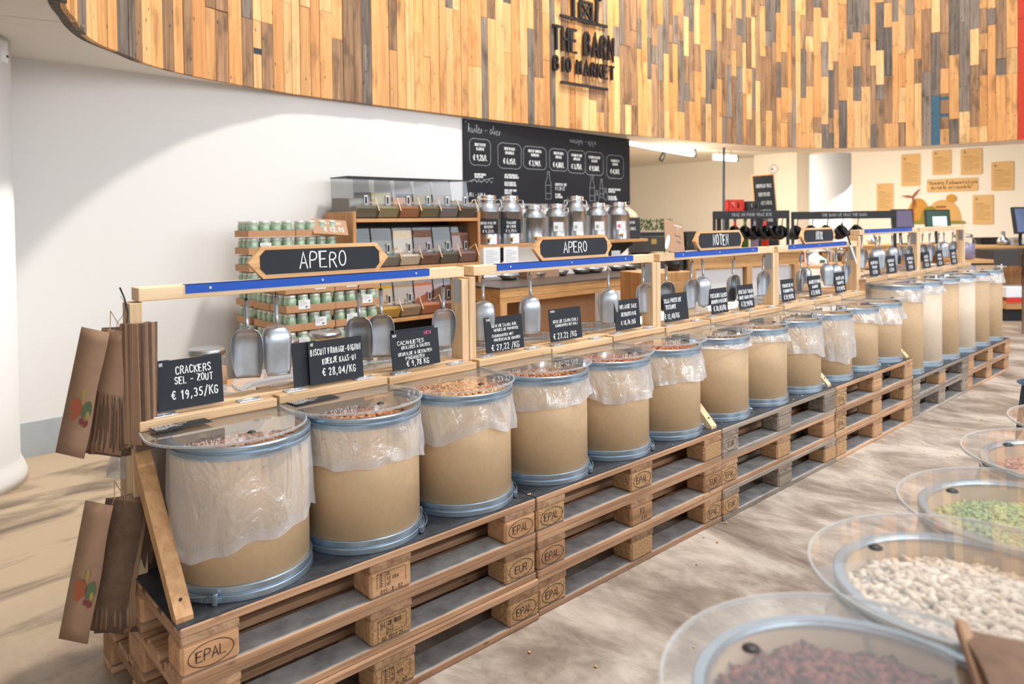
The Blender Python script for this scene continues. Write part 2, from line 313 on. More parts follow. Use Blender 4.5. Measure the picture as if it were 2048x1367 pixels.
wood('rail_wood', ['#b59269', '#d9b991', (.85, .8, .75)], 0, .6, .1, 1, .3)
wood('sign_wood', ['#c98e52', '#eec08a', (.95, .93, .9)], 0, .5, .06, .7, .15)
wood('shelf_wood_x', ['#b07c48', '#cf9d66', (.92, .88, .85)], 0, .55, .06, .8, .2)
wood('shelf_wood_z', ['#ad7a48', '#cb9a64', (.92, .88, .85)], 2, .55, .06, .8, .2)
wood('table_wood', ['#b5854f', '#d3a56c', (.92, .88, .85)], 0, .55, .06, .7, .3)
wood('plank_honey', ['#c98e52', '#e2ad70', (.88, .78, .68)], 2, .6, .16, 1.1, .75)
wood('plank_pale', ['#d6a568', '#edc58c', (.90, .84, .78)], 2, .6, .1, 1, .6)
wood('plank_brown', ['#7a5c42', '#b08a66', (.85, .8, .75)], 2, .7, .2, 1.2, .8)
wood('plank_grey', ['#5f554c', '#958678', (.85, .85, .85)], 2, .75, .25, 1.3, .8)
wood('plank_dark', ['#544c45', '#82756a', (.9, .9, .9)], 2, .75, .2, 1, .5)
plain('plank_blue', '#3d6377', .6, noisev=.15, nscale=30)
plain('plank_red', '#c23a22', .5, noisev=.08, nscale=20)
plain('paint_navy', '#2b3542', .6)
plain('paint_teal', '#2f5d70', .6)
plain('drum_board', '#c1a480', .62, noisev=.045, nscale=60, bump=.05)
plain('drum_board_pale', '#d8c6b0', .62, noisev=.05, nscale=60, bump=.05)
plain('galv', '#a9bccb', .34, metal=.85, noisev=.06, nscale=15)
plain('galv_dark', '#5f6c78', .45, metal=.8)
plain('steel', '#b5b9bd', .3, metal=1, noisev=.08, nscale=9)
plain('aluminium', '#b4bac1', .36, metal=.9, noisev=.1, nscale=25, bump=.03)
plain('polished', '#cfd0d0', .14, metal=1)
plain('hinge_zinc', '#b9bcc0', .4, metal=.7)
plain('screw', '#3a3a3a', .5, metal=.6)
plain('black_sheet', '#33363b', .55, noisev=.35, nscale=45, bump=.15)
plain('slate', '#1f252d', .62, noisev=.12, nscale=12, spec=.35)
plain('slate_board', '#1d2026', .6, noisev=.1, nscale=5, spec=.3)
plain('chalk', '#e9ecee', .9)
plain('chalk_soft', '#9aa0a5', .9)
plain('chalk_pink', '#e2648e', .9)
plain('brand_mark', '#4a352a', .9)
plain('blue_strip', '#0b4fb4', .35, spec=.5)
plain('kraft', '#9c7c63', .85, noisev=.06, nscale=30, bump=.05)
plain('kraft_edge', '#6b5342', .9, noisev=.15, nscale=60)
plain('kraft_card', '#b08b6c', .85)
plain('carton', '#b98d68', .8, noisev=.06, nscale=20)
plain('wall_white', '#e2e1df', .85)
plain('soffit', '#ece8e2', .9)
plain('wall_cream', '#efe8dc', .85)
plain('skirting', '#a9b0b5', .6, noisev=.06, nscale=6)
plain('black_metal', '#17171a', .5)
plain('black_plastic', '#1b1c1f', .4)
plain('dark_fabric', '#2b4255', .9, noisev=.1, nscale=60)
plain('jar_green', '#93ad92', .25, noisev=.22, nscale=34, coat=.6)
plain('jar_lid', '#c9cfc4', .3, metal=.2)
plain('paper', '#e8ebee', .8)
plain('print', '#5b5f63', .9)
plain('yellow', '#e0a414', .4)
plain('red', '#cf2a1c', .5)
plain('green', '#3f6a35', .6)
plain('leaf', '#4f6b2c', .7)
plain('tomato', '#9c5638', .8)
plain('pepper', '#5b6b4c', .8)
plain('corn', '#a58f4c', .8)
plain('radish', '#7c4038', .8)
plain('beer_amber', '#c08048', .5)
plain('white_plastic', '#e4e6e8', .4)
plain('mural_tan', '#d3a765', .8)
plain('mural_ochre', '#c9913f', .8)
plain('mural_green', '#8a8431', .8)
plain('mural_rust', '#9a5b35', .8)
plain('poster_card', '#d9b27a', .8)
plain('poster_print', '#8a6537', .9)
plain('screen_blue', '#5d6c8f', .3, emit=.35)
plain('screen_plum', '#6c6480', .3, emit=.5)
plain('screen_white', '#cfe6ea', .3, emit=.9)
plain('screen_green', '#1f4a3e', .3, emit=.3)
plain('tube_glow', (1, .93, .78), .5, emit=3.2)
plain('counter_dark', '#3b3836', .5)
plain('countertop', '#574b42', .45, noisev=.15, nscale=12)
clear('acrylic', (.965, .965, .965), .02, .055, 1.0, (.82, .79, .76))
clear('acrylic_edge', (.86, .87, .87), .1, .30, 1.0, (.85, .86, .86))
clear('glass', (.94, .96, .95), .03, .02, 1.0)
clear('bin_plastic', (.78, .78, .79), .05, .05, 1.0, (.5, .5, .5))
# thin crinkled plastic liner
m, nt, out = nmat('liner'); L = nt.links
tc = N(nt, 'ShaderNodeTexCoord'); mp = N(nt, 'ShaderNodeMapping'); mp.inputs['Scale'].default_value = (7, 7, 3); L.new(tc.outputs['Object'], mp.inputs[0])
nz = N(nt, 'ShaderNodeTexNoise'); nz.inputs['Scale'].default_value = 1.6; nz.inputs['Detail'].default_value = 5; nz.inputs['Distortion'].default_value = 1.6; L.new(mp.outputs[0], nz.inputs['Vector'])
bp = N(nt, 'ShaderNodeBump'); bp.inputs['Strength'].default_value = .55; bp.inputs['Distance'].default_value = .04; L.new(nz.outputs[0], bp.inputs['Height'])
tr = N(nt, 'ShaderNodeBsdfTransparent'); tr.inputs[0].default_value = (.97, .97, .97, 1)
df = N(nt, 'ShaderNodeBsdfPrincipled'); df.inputs['Base Color'].default_value = (.88, .89, .92, 1); df.inputs['Roughness'].default_value = .22; df.inputs['Specular IOR Level'].default_value = 1.0; L.new(bp.outputs[0], df.inputs['Normal'])
lw = N(nt, 'ShaderNodeLayerWeight'); lw.inputs[0].default_value = .35; L.new(bp.outputs[0], lw.inputs['Normal'])
mr = N(nt, 'ShaderNodeMapRange'); mr.inputs['To Min'].default_value = .20; mr.inputs['To Max'].default_value = .66; L.new(lw.outputs['Facing'], mr.inputs['Value'])
ms = N(nt, 'ShaderNodeMixShader'); L.new(mr.outputs[0], ms.inputs[0]); L.new(tr.outputs[0], ms.inputs[1]); L.new(df.outputs[0], ms.inputs[2])
gl = N(nt, 'ShaderNodeBsdfGlossy'); gl.inputs['Roughness'].default_value = .09; L.new(bp.outputs[0], gl.inputs['Normal'])
m2 = N(nt, 'ShaderNodeMixShader'); m2.inputs[0].default_value = .12; L.new(ms.outputs[0], m2.inputs[1]); L.new(gl.outputs[0], m2.inputs[2]); L.new(m2.outputs[0], out.inputs[0])
plain('liner_hem', '#cfccca', .35, noisev=.05, nscale=12)
m = MATS['liner_hem']; nt = m.node_tree; pb = [n for n in nt.nodes if n.type == 'BSDF_PRINCIPLED'][0]; out = [n for n in nt.nodes if n.type == 'OUTPUT_MATERIAL'][0]
tr = N(nt, 'ShaderNodeBsdfTransparent'); ms = N(nt, 'ShaderNodeMixShader'); ms.inputs[0].default_value = .28
nt.links.new(tr.outputs[0], ms.inputs[1]); nt.links.new(pb.outputs[0], ms.inputs[2]); nt.links.new(ms.outputs[0], out.inputs[0])
# polished concrete floor
m, nt, out = nmat('concrete'); L = nt.links
b = N(nt, 'ShaderNodeBsdfPrincipled'); L.new(b.outputs[0], out.inputs[0])
tc = N(nt, 'ShaderNodeTexCoord')
def noi(scale, det, dist=0, mpv=(1, 1, 1), rotz=0):
    mp = N(nt, 'ShaderNodeMapping'); mp.inputs['Scale'].default_value = mpv; mp.inputs['Rotation'].default_value = (0, 0, rotz); L.new(tc.outputs['Object'], mp.inputs[0])
    n = N(nt, 'ShaderNodeTexNoise'); n.inputs['Scale'].default_value = scale; n.inputs['Detail'].default_value = det; n.inputs['Distortion'].default_value = dist; n.inputs['Roughness'].default_value = .62
    L.new(mp.outputs[0], n.inputs['Vector']); return n
na = noi(1.9, 10, .7, (1.35, .85, 1), -.75); nb = noi(.8, 4, .6); nc = noi(7, 8, 1.6, (1.8, .7, 1), -.75)
cr = N(nt, 'ShaderNodeValToRGB'); e = cr.color_ramp.elements
e[0].position = .34; e[0].color = c4(srgb('#6d6057')); e[1].position = .62; e[1].color = c4(srgb('#c4b9ae'))
x = cr.color_ramp.elements.new(.47); x.color = c4(srgb('#978a7e')); L.new(na.outputs[0], cr.inputs[0])
cr2 = N(nt, 'ShaderNodeValToRGB'); e = cr2.color_ramp.elements; e[0].position = .36; e[0].color = (.72, .70, .69, 1); e[1].position = .6; e[1].color = (1, 1, 1, 1); L.new(nc.outputs[0], cr2.inputs[0])
mx = N(nt, 'ShaderNodeMix'); mx.data_type = 'RGBA'; mx.blend_type = 'MULTIPLY'; mx.inputs[0].default_value = .7; L.new(cr.outputs[0], mx.inputs[6]); L.new(cr2.outputs[0], mx.inputs[7])
# the bay behind the stands is a sandier, less worn slab
sx = N(nt, 'ShaderNodeSeparateXYZ'); L.new(tc.outputs['Object'], sx.inputs[0])
my = N(nt, 'ShaderNodeMapRange'); my.inputs['From Min'].default_value = .2; my.inputs['From Max'].default_value = 1.6; L.new(sx.outputs['Y'], my.inputs['Value'])
cr3 = N(nt, 'ShaderNodeValToRGB'); e = cr3.color_ramp.elements; e[0].position = .36; e[0].color = c4(srgb('#6f5c48')); e[1].position = .52; e[1].color = c4(srgb('#b9a284')); nd = noi(2.0, 8, .8, (.7, 1.5, 1), .15); L.new(nd.outputs[0], cr3.inputs[0])
mx2 = N(nt, 'ShaderNodeMix'); mx2.data_type = 'RGBA'; L.new(my.outputs[0], mx2.inputs[0]); L.new(mx.outputs[2], mx2.inputs[6]); L.new(cr3.outputs[0], mx2.inputs[7])
L.new(mx2.outputs[2], b.inputs['Base Color'])
rr = N(nt, 'ShaderNodeMapRange'); rr.inputs['To Min'].default_value = .25; rr.inputs['To Max'].default_value = .6; L.new(nb.outputs[0], rr.inputs['Value']); L.new(rr.outputs[0], b.inputs['Roughness'])
bp = N(nt, 'ShaderNodeBump'); bp.inputs['Strength'].default_value = .12; bp.inputs['Distance'].default_value = .01; L.new(nc.outputs[0], bp.inputs['Height']); L.new(bp.outputs[0], b.inputs['Normal'])

# ------------------------------------------------------------------ the room
def struct(o): o['kind'] = 'structure'; return o
struct(B(-6, 17, -8, 14, -.2, 0).build('floor', 'concrete'))
WA = math.atan(.066)
wb = B(-4.2, 6.42, 0, .2, 0, 2.9, T(.2, 3.4702, 0, WA)); wall_back = struct(wb.build('wall_back', 'wall_white'))
def wally(x): return 3.4702+.066*(x-.2)
struct(B(-4.2, 6.42, -.012, -.0005, .0, .212, T(.2, 3.4702, 0, WA)).build('baseboard_back', 'skirting'))
struct(B(15, 15.2, -8, 14, 0, 5.2).build('wall_far', 'wall_cream'))
struct(B(-4.2, -4.0, -8, 3.3, 0, 5.2).build('wall_left', 'wall_white'))
struct(B(-4.2, 17, 13.8, 14, 0, 5.2).build('wall_end', 'wall_cream'))
CV = [(.05, -2.5), (.0, -1.0), (.01, .2), (.06, 1.2), (.161, 1.945), (.266, 2.28), (.341, 2.487), (.459, 2.706), (.667, 2.928), (.863, 3.127), (1.244, 3.33), (1.921, 3.515), (2.581, 3.585), (3.87, 3.672), (5.1, 3.70), (6.282, 3.666), (7.6, 3.56), (8.75, 3.41), (9.7, 3.17), (10.4, 2.75), (10.78, 2.3), (10.99, 1.7), (11.17, .771), (11.25, -.4), (11.1, -2.0), (10.4, -3.6)]
def catmull(P, n=16):
    out = []
    for i in range(len(P)-1):
        p0, p1, p2, p3 = [Vector(P[max(0, min(len(P)-1, i+k))]) for k in (-1, 0, 1, 2)]
        for k in range(n):
            t = k/n
            out.append(.5*((2*p1)+(p2-p0)*t+(2*p0-5*p1+4*p2-p3)*t*t+(3*p1-p0-3*p2+p3)*t**3))
    out.append(Vector(P[-1])); return out
curve = catmull(CV)
arc = [0]
for a, b_ in zip(curve, curve[1:]): arc.append(arc[-1]+(b_-a).length)
def oncurve(s):
    s = max(0, min(arc[-1]-1e-6, s)); lo = 0
    import bisect
    lo = bisect.bisect_right(arc, s)-1; t = (s-arc[lo])/(arc[lo+1]-arc[lo])
    p = curve[lo].lerp(curve[lo+1], t); d = (curve[lo+1]-curve[lo]).normalized(); return p, d
ZB, ZT = 2.43, 5.25
# soffit slab around the opening, then the higher ceiling of the back room
mb = MB(); ZC = 2.445
def outer(p):
    if p.x < .3: return (-4.2, p.y if p.y < 1.9 else p.y*1.6-1)
    if p.x < 6.5: return (p.x, 3.9+.066*p.x)
    return None
ins = curve[::3]; o2 = []
mid = Vector((6.0, .5))
for p in ins:
    q = outer(p)
    if q is None:
        d = (p-mid).normalized(); q = p+d*.95
        if p.x < 7.6: q = Vector((p.x+.1, 4.45))
    o2.append(Vector(q))
n = len(ins)
for i in range(n-1):
    a, b_, c, d = ins[i], ins[i+1], o2[i+1], o2[i]
    k = [(v.x, v.y, ZC) for v in (a, b_, c, d)]+[(v.x, v.y, ZC+.4) for v in (a, b_, c, d)]
    mb.add(k, [(0, 1, 2, 3), (4, 7, 6, 5), (3, 2, 6, 7), (0, 4, 5, 1)])
mb.add([(-4.2, 3.2, ZC-.001), (.35, 2.4, ZC-.001), (.5, 4.0, ZC-.001), (-4.2, 4.0, ZC-.001)], [(0, 1, 2, 3)])
struct(mb.build('ceiling', 'soffit'))
struct(B(6.3, 15.1, 4.0, 13.9, 2.82, 3.0).box(11.6, 15.1, -8, 4.0, 2.82, 3.0).build('ceiling_back_room', 'soffit'))
# bulkhead body behind the boards
mb = MB()
for i in range(0, len(curve)-1, 2):
    a, b_ = curve[i], curve[min(i+2, len(curve)-1)]
    d = (b_-a).normalized(); nn = Vector((-d.y, d.x)) * (1)
    a0, b0 = a+nn*.012, b_+nn*.012; a1, b1 = a+nn*.06, b_+nn*.06
    k = [(v.x, v.y, ZB+.01) for v in (a0, b0, b1, a1)]+[(v.x, v.y, ZT) for v in (a0, b0, b1, a1)]
    mb.add(k, [(0, 1, 2, 3), (4, 7, 6, 5), (0, 4, 5, 1), (3, 2, 6, 7)])
bulk = struct(mb.build('wall_upper', 'plank_dark'))
# reclaimed boards: one object each (the 300 that show largest), the rest joined
def cams(p):
    d = Vector(p)-CAMP; w = d.dot(_f); return (1024+FPX*d.dot(_R)/w, 470.35-FPX*d.dot(_U)/w, w) if w > .1 else (-9e9, 0, w)
pieces = []; s = 3.6; rb = random.Random(21)
TINT = {}
while s < arc[-1]-.2:
    p, d = oncurve(s)
    w = rb.choice([.075, .085, .095, .095, .105, .115]) if p.x < 3.2 else rb.choice([.08, .095, .11, .12, .13])
    far = p.x > 5.6
    pc, dc = oncurve(s+w/2); z = ZB-.004; x, y, ww = cams((pc.x, pc.y, ZB))
    ztop = CAMP.z+(440+40)/FPX*ww if ww > .1 else ZT
    while z < ZT:
        h = rb.choice([.22, .35, .5, .7, .9]) if far else rb.choice([.7, 1.0, 1.5, 2.2, .5])
        z1 = min(ZT, z+h)
        if ZT-z1 < .15: z1 = ZT
        r = rb.random()
        if far: mt = 'plank_honey' if r < .30 else 'plank_pale' if r < .42 else 'plank_brown' if r < .78 else 'plank_grey' if r < .93 else 'plank_dark'
        else: mt = 'plank_honey' if r < .42 else 'plank_pale' if r < .68 else 'plank_brown' if r < .88 else 'plank_grey' if r < .96 else 'plank_dark'
        vis = (-40 < x < 2090) and ww > .3 and z < ztop
        pieces.append([s+w/2, w, z, z1, mt, vis, (min(z1, ztop)-z)*w/(ww*ww) if vis else 0]); z = z1+.0015
    s += w
# the blue and the red boards, and the last column of red by the right edge of the picture
def near(px):
    best = min(pieces, key=lambda q: abs(cams((*oncurve(q[0])[0], 3))[0]-px)); return best[0]
sb, sr, st1, st2 = near(1864), near(2046), near(505), near(1898)
for q in pieces:
    if q[0] == sb and q[2] < 2.6: q[4] = 'plank_blue'; q[3] = min(q[3], 3.15)
    if q[0] >= sr-.06: q[4] = 'plank_red'
pieces.sort(key=lambda q: -q[6]); rest = MB(); restm = ['plank_honey', 'plank_pale', 'plank_brown', 'plank_grey', 'plank_dark', 'plank_blue', 'plank_red']
for i, (s_, w, z0, z1, mt, vis, sz) in enumerate(pieces):
    p, d = oncurve(s_); ang = math.atan2(d.y, d.x); pr_ = rb.uniform(0, .007)
    if i < 298 and sz > 0:
        o = B(-w/2+.0018, w/2-.0018, -.012-pr_, .012, -(z1-z0)/2, (z1-z0)/2, c=.0015).build('plank', mt, bulk, (p.x, p.y, (z0+z1)/2), (0, 0, ang))
        for sel, mtx, zs in ((st1, 'paint_navy', (2.7, 2.95, 3.2)), (st2, 'paint_teal', (2.6, 2.84, 3.08))):
            if s_ == sel:
                k = MB()
                for zz in zs:
                    if z0+.05 < zz < z1-.05: k.box(-w/2+.004, w/2-.004, -.0132-pr_, -.012-pr_, zz-(z0+z1)/2-.022, zz-(z0+z1)/2+.022)
                if k.v: k.build('painted_band', mtx, o)
    else:
        rest.cm = restm.index(mt); rest.box(-w/2+.0018, w/2-.0018, -.012-pr_, .012, z0, z1, T(p.x, p.y, 0, ang))
o = rest.build('plank_rest', restm, bulk); o['kind'] = 'stuff'
# raised black shop sign on the boards
ps, ds = None, None
for k in range(2000):
    p, d = oncurve(arc[-1]*k/2000)
    if p.x > 5.55 and d.x > .9: ps, ds = p, d; break
lg = thing('shop_sign', (ps.x-.028*0, ps.y-.03, 2.90), 'raised black lettered sign with a barn outline on the reclaimed board wall', 'sign', rot=(0, 0, math.atan2(ds.y, ds.x)))
for name, txt, zz, h, th, cw, gap in (('lettering', 'THE BARN', .365, .245, .028, .38, .17), ('lettering', 'BIO MARKET', .14, .145, .022, .42, .255)):
    wd = glyphs(txt, h, cw, gap, 0, 1, 2)[1]; k = .97/wd; xx = 0
    for ch in txt:
        if ch == ' ': xx += h*cw*.75; continue
        mb = MB()
        for l in glyphs(ch, h, cw, gap, 0, 1, 2)[0]: ribbon(mb, [((xx+a)*k-.485, zz+b_) for a, b_ in l], th, .004, .03, FR)
        mb.build('letter', 'black_plastic', lg); xx += WID.get(ch, 4)/4*h*cw*.82+h*gap
mb = MB()
for l, th in (([(-.37, .015), (.37, .015)], .028),): ribbon(mb, l, th, .004, .03, FR)
mb.build('underline', 'black_plastic', lg)
mb = MB()
for l, th in (([(-.37, .735), (.37, .735)], .03), ([(-.17, .74), (-.17, 1.06), (.03, 1.26), (.22, 1.06), (.20, .74)], .034), ([(-.22, 1.02), (.03, 1.32), (.27, 1.02)], .03),
              ([(-.07, .95), (-.07, .75), (.12, .75), (.12, .95), (-.07, .95)], .026), ([(-.07, .95), (.12, .75)], .018), ([(-.07, .75), (.12, .95)], .018), ([(.0, 1.09), (.05, 1.09)], .03)): ribbon(mb, l, th, .004, .03, FR)
mb.build('barn_outline', 'black_plastic', lg)
# columns
def column(x, y, r, flare, label, zt=2.44):
    mb = MB(); prof = [(0, 0), (flare, 0), (flare, .05), (flare-.012, .085), (r+.004, .12), (r, .14), (r, zt), (0, zt)]
    mb.lathe(prof, 64); o = mb.build('trim_1', 'wall_white', None, (x, y, 0)); o['kind'] = 'structure'; o['label'] = label; return o
column(-.265, 3.13, .388, .42, 'round white column at the left edge of the picture')
c2 = rayw(1661, 440, 12.2); column(c2.x, c2.y, .32, .33, 'round white column behind the rack under the board wall', 2.46)
sn = thing('motion_sensor', (.055, 2.935, 2.36), 'small white motion sensor high on the left column', 'sensor', rot=(0, 0, R(-35)))
MB().lathe([(0, -.06), (.03, -.06), (.034, -.05), (.034, .05), (.03, .062), (0, .062)], 20, a0=-pi/2, a1=pi/2).build('housing', 'white_plastic', sn)
B(-.012, 0, -.036, .036, -.066, .068, c=.003).build('back_plate', 'white_plastic', sn)
B(.026, .036, -.008, .008, -.03, -.018).build('lens', 'black_plastic', sn)
# ------------------------------------------------------------------ pallets
def pal_proto():
    P = {}
    P['long'] = [B(-.6, .6, -w/2, w/2, -.011, .011, c=.003) for w in (.145, .1)]
    P['blk'] = B(-.0725, .0725, -.05, .05, -.039, .039, c=.008); P['blkc'] = B(-.0725, .0725, -.0725, .0725, -.039, .039, c=.008)
    P['str'] = B(-.0725, .0725, -.4, .4, -.011, .011, c=.003)
    return P
PP = pal_proto(); PM = {}
for v in ('', '_grey'):
    for q_, nm_ in ((0, 'l145'), (1, 'l100')):
        PM[nm_+v] = PP['long'][q_].mesh('board', 'pallet'+v+'_x'); me = PP['long'][q_].mesh('board', ['pallet'+v+'_x', 'dust_sky_sheen_wood'])
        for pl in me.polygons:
            if pl.normal.z > .9: pl.material_index = 1       # dust and the sky's grey reflection, both painted on the upper faces
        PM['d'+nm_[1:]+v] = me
    PM['str'+v] = PP['str'].mesh('stringer', 'pallet'+v+'_y')
for v, mt in (('', 'block_wood'), ('_chip', 'chipboard'), ('_grey', 'pallet_grey_x')):
    PM['b'+v] = PP['blk'].mesh('block', mt); PM['bc'+v] = PP['blkc'].mesh('block', mt)
def stamp(blk, kind, rs=1):
    mb = MB(); rg = random.Random(rs)
    if kind == 'oval':
        for k in range(40):
            pass
        pts = [(.056*cos(2*pi*k/40), .03*sin(2*pi*k/40)) for k in range(41)]
        ribbon(mb, pts, .0026, .0004, None, FR @ Matrix.Identity(4))
        write(mb, 'EPAL', 0, -.012, .025, .0032, cw=.75, gap=.16, jit=.03, rs=rs, y=-.0004)
    elif kind == 'oval_eur':
        pts = [(.056*cos(2*pi*k/40), .03*sin(2*pi*k/40)) for k in range(41)]
        ribbon(mb, pts, .0022, .0004, None, FR); write(mb, 'EUR', 0, -.012, .025, .003, cw=.75, gap=.16, jit=.03, rs=rs, y=-.0004)
    elif kind == 'plate':
        for l in ([(-.05, -.012), (-.05, .031), (.05, .031), (.05, -.012)], [(-.022, -.014), (-.022, .031)]): ribbon(mb, l, .0015, .0004, None, FR)
        for k in range(5): ribbon(mb, [(-.043, -.01+k*.008), (-.036, -.004+k*.008), (-.029, -.01+k*.008)], .0015, .0004, None, FR)
        ribbon(mb, [(-.036, -.012), (-.036, .03)], .0014, .0004, None, FR)
        for t, z in (('PL', .018), ('12 006', .003), ('HT', -.012)): write(mb, t, -.016, z, .0105, .0017, align='l', jit=.02, rs=rs, y=-.0004)
        write(mb, '015- 8- 02', .0, -.031, .0115, .0018, jit=.02, rs=rs, y=-.0004)
    elif kind == 'plate2':
        for l in ([(-.05, -.03), (-.05, .031), (.05, .031), (.05, -.012)], [(-.02, -.018), (-.02, .02)], [(-.02, -.014), (.045, -.014)]): ribbon(mb, l, .0016, .0004, None, FR)
        write(mb, 'IH', -.044, .006, .015, .002, align='l', rs=rs, y=-.0004); write(mb, 'CK-8015', -.014, .01, .0125, .0024, align='l', rs=rs, cw=.5, gap=.15, y=-.0004)
        write(mb, 'HT', -.014, -.011, .014, .002, align='l', rs=rs, y=-.0004); write(mb, 'GO 7019 71', 0, -.032, .011, .0017, rs=rs, y=-.0004)
    elif kind == 'fs':
        write(mb, 'FS', 0, .002, .02, .0028, rs=rs, y=-.0004); write(mb, '0 03', .01, -.024, .013, .0018, rs=rs, y=-.0004)
    mb.build('burnt_stamp', 'brand_mark', blk, (0, -.0503, 0))
def pallet(x, y, z, var, label, chips=(), stamps={}, rot=0, group='wooden pallets under the drums'):
    t = thing('wooden_pallet', (x, y, z), label, 'pallet', group, rot=(0, 0, rot)); bv = var
    def p(nm, me, l): return put(nm, PM[me], t, l)
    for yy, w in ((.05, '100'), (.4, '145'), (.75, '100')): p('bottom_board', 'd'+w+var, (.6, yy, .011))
    for ix, xx in enumerate((.0725, .6, 1.1275)):
        p('stringer', 'str'+var, (xx, .4, .111))
        for iy, (yy, kk) in enumerate(((.05, 'b'), (.4, 'bc'), (.75, 'b'))):
            v = '_chip' if (ix, iy) in chips or (iy == 0 and ix in chips) else ('_grey' if var else '')
            o = p('block', kk+v, (xx, yy, .061))
            if iy == 0 and ix in stamps: stamp(o, stamps[ix], ix*7+int(x*5)+int(z*50))
    for yy, w in ((.0725, '145'), (.236, '100'), (.4, '145'), (.564, '100'), (.7275, '145')): p('deck_board', 'l'+w+var, (.6, yy, .133))
    return t
ST = ['first stand at the left', 'second stand', 'third stand', 'fourth stand', 'fifth stand', 'last stand']
lev = {3: ['on the floor, lowest of three', 'in the middle of three', 'on top of three'], 2: ['on the floor, lower of two', 'on top of two']}
STAMPS = {(0, 2): {0: 'oval', 1: 'plate', 2: 'oval'}, (0, 1): {0: 'plate', 1: 'plate2', 2: 'oval_eur'}, (0, 0): {0: 'oval', 1: 'plate', 2: 'oval'},
          (1, 2): {0: 'oval', 1: 'oval'}, (1, 1): {0: 'oval', 1: 'fs', 2: 'oval_eur'}, (1, 0): {0: 'oval', 2: 'oval'}, (2, 2): {0: 'oval_eur'}, (2, 1): {0: 'oval'}, (2, 0): {0: 'oval_eur'}, (3, 2): {0: 'oval'}, (3, 1): {0: 'oval'}}
CH = {(0, 1): (1, 2), (0, 0): (1, 2), (1, 2): (0, 1, 2), (1, 1): (), (1, 0): (0, 1, 2), (2, 2): (), (2, 1): (0, 1), (2, 0): (0, 2), (3, 2): (0, 2), (3, 1): (0, 1, 2), (3, 0): (0, 1, 2), (4, 1): (1,), (5, 1): (0, 1)}
X0 = [0, 1.207, 2.413, 3.62, 4.826, 6.034]
GREY = {(2, 2): '_grey', (4, 1): '_grey', (4, 0): '_grey', (2, 0): '_grey'}
for s in range(6):
    nl = 3 if s < 4 else 2
    for l in range(nl):
        dx = [(.0, .004, .008), (.0, .006, .01), (.0, -.004, .003), (0, .003, 0), (0, 0), (0, 0)][s][nl-1-l]
        dy = [(.0, .006, -.004), (.0, .004, .008), (0, .004, 0), (0, .004, 0), (0, .003), (0, .01)][s][nl-1-l]
        pallet(X0[s]+dx, dy, .144*l, GREY.get((s, l), ''), 'wooden pallet %s under the %s' % (lev[nl][l], ST[s]), CH.get((s, l), ()), STAMPS.get((s, l), {}))
    zt = .144*nl
    tag(B(X0[s]-.004, X0[s]+1.198, .004, .796, zt, zt+.003).build('dark_sheet', 'black_sheet'), 'black dirty plastic sheet covering the pallets of the '+ST[s], 'sheet', 'black sheets on the pallets')

# ------------------------------------------------------------------ drums with liner, contents and hinged clear lid
def dprof(r, z): return [(r, z)]
def drum_meshes(h):
    M_ = {}; r = .183
    M_['body'] = MB().lathe([(0, .006), (r, .006), (r, h-.004), (r-.005, h-.004), (r-.005, .012), (0, .012)], 56)
    M_['low'] = MB().hard([(r, .0), (r+.006, .0), (r+.008, .002), (r+.008, .017), (r+.006, .019), (r+.0015, .0195), (r+.0015, .023), (r+.005, .0235), (r+.007, .0255), (r+.007, .039), (r+.005, .041), (r, .0415)], 72)
    M_['top'] = MB().hard([(r, h-.036), (r+.0055, h-.0355), (r+.0075, h-.0335), (r+.0075, h-.020), (r+.0055, h-.018), (r+.001, h-.0175), (r+.001, h-.0125), (r+.006, h-.012), (r+.0085, h-.010), (r+.0085, h-.002), (r+.006, h), (r-.006, h), (r-.009, h-.006)], 72)
    c = MB()   # locking lever of the lower ring
    for a in range(0, 9):
        an = R(-20+a*5); c.box(-.008, .008, 0, .005, .004, .018, T((r+.0095)*cos(an), (r+.0095)*sin(an), 0, an-pi/2), c=.001)
    an = R(-22); c.box(-.012, .012, 0, .012, .002, .024, T((r+.009)*cos(an), (r+.009)*sin(an), 0, an-pi/2), c=.002)
    an = R(18); c.box(-.006, .006, 0, .014, .0, .03, T((r+.009)*cos(an), (r+.009)*sin(an), 0, an-pi/2), c=.002)
    pts = [((r+.016+.006*sin(k/8*pi))*cos(R(-18+k*4)), (r+.016+.006*sin(k/8*pi))*sin(R(-18+k*4)), .012+.012*k/8) for k in range(9)]
    c.tube(pts, .0026, 6)
    M_['clamp'] = c
    return M_
DR = {}
for nm, h in (('s', .402), ('t', .634)):
    mm = drum_meshes(h)
    for v, mt in (('', 'drum_board'), ('p', 'drum_board_pale')): DR[nm+'body'+v] = mm['body'].mesh('drum_body', mt)
    DR[nm+'low'] = mm['low'].mesh('bottom_ring', 'galv'); DR[nm+'top'] = mm['top'].mesh('top_ring', 'galv'); DR[nm+'clamp'] = mm['clamp'].mesh('clamp', 'galv')
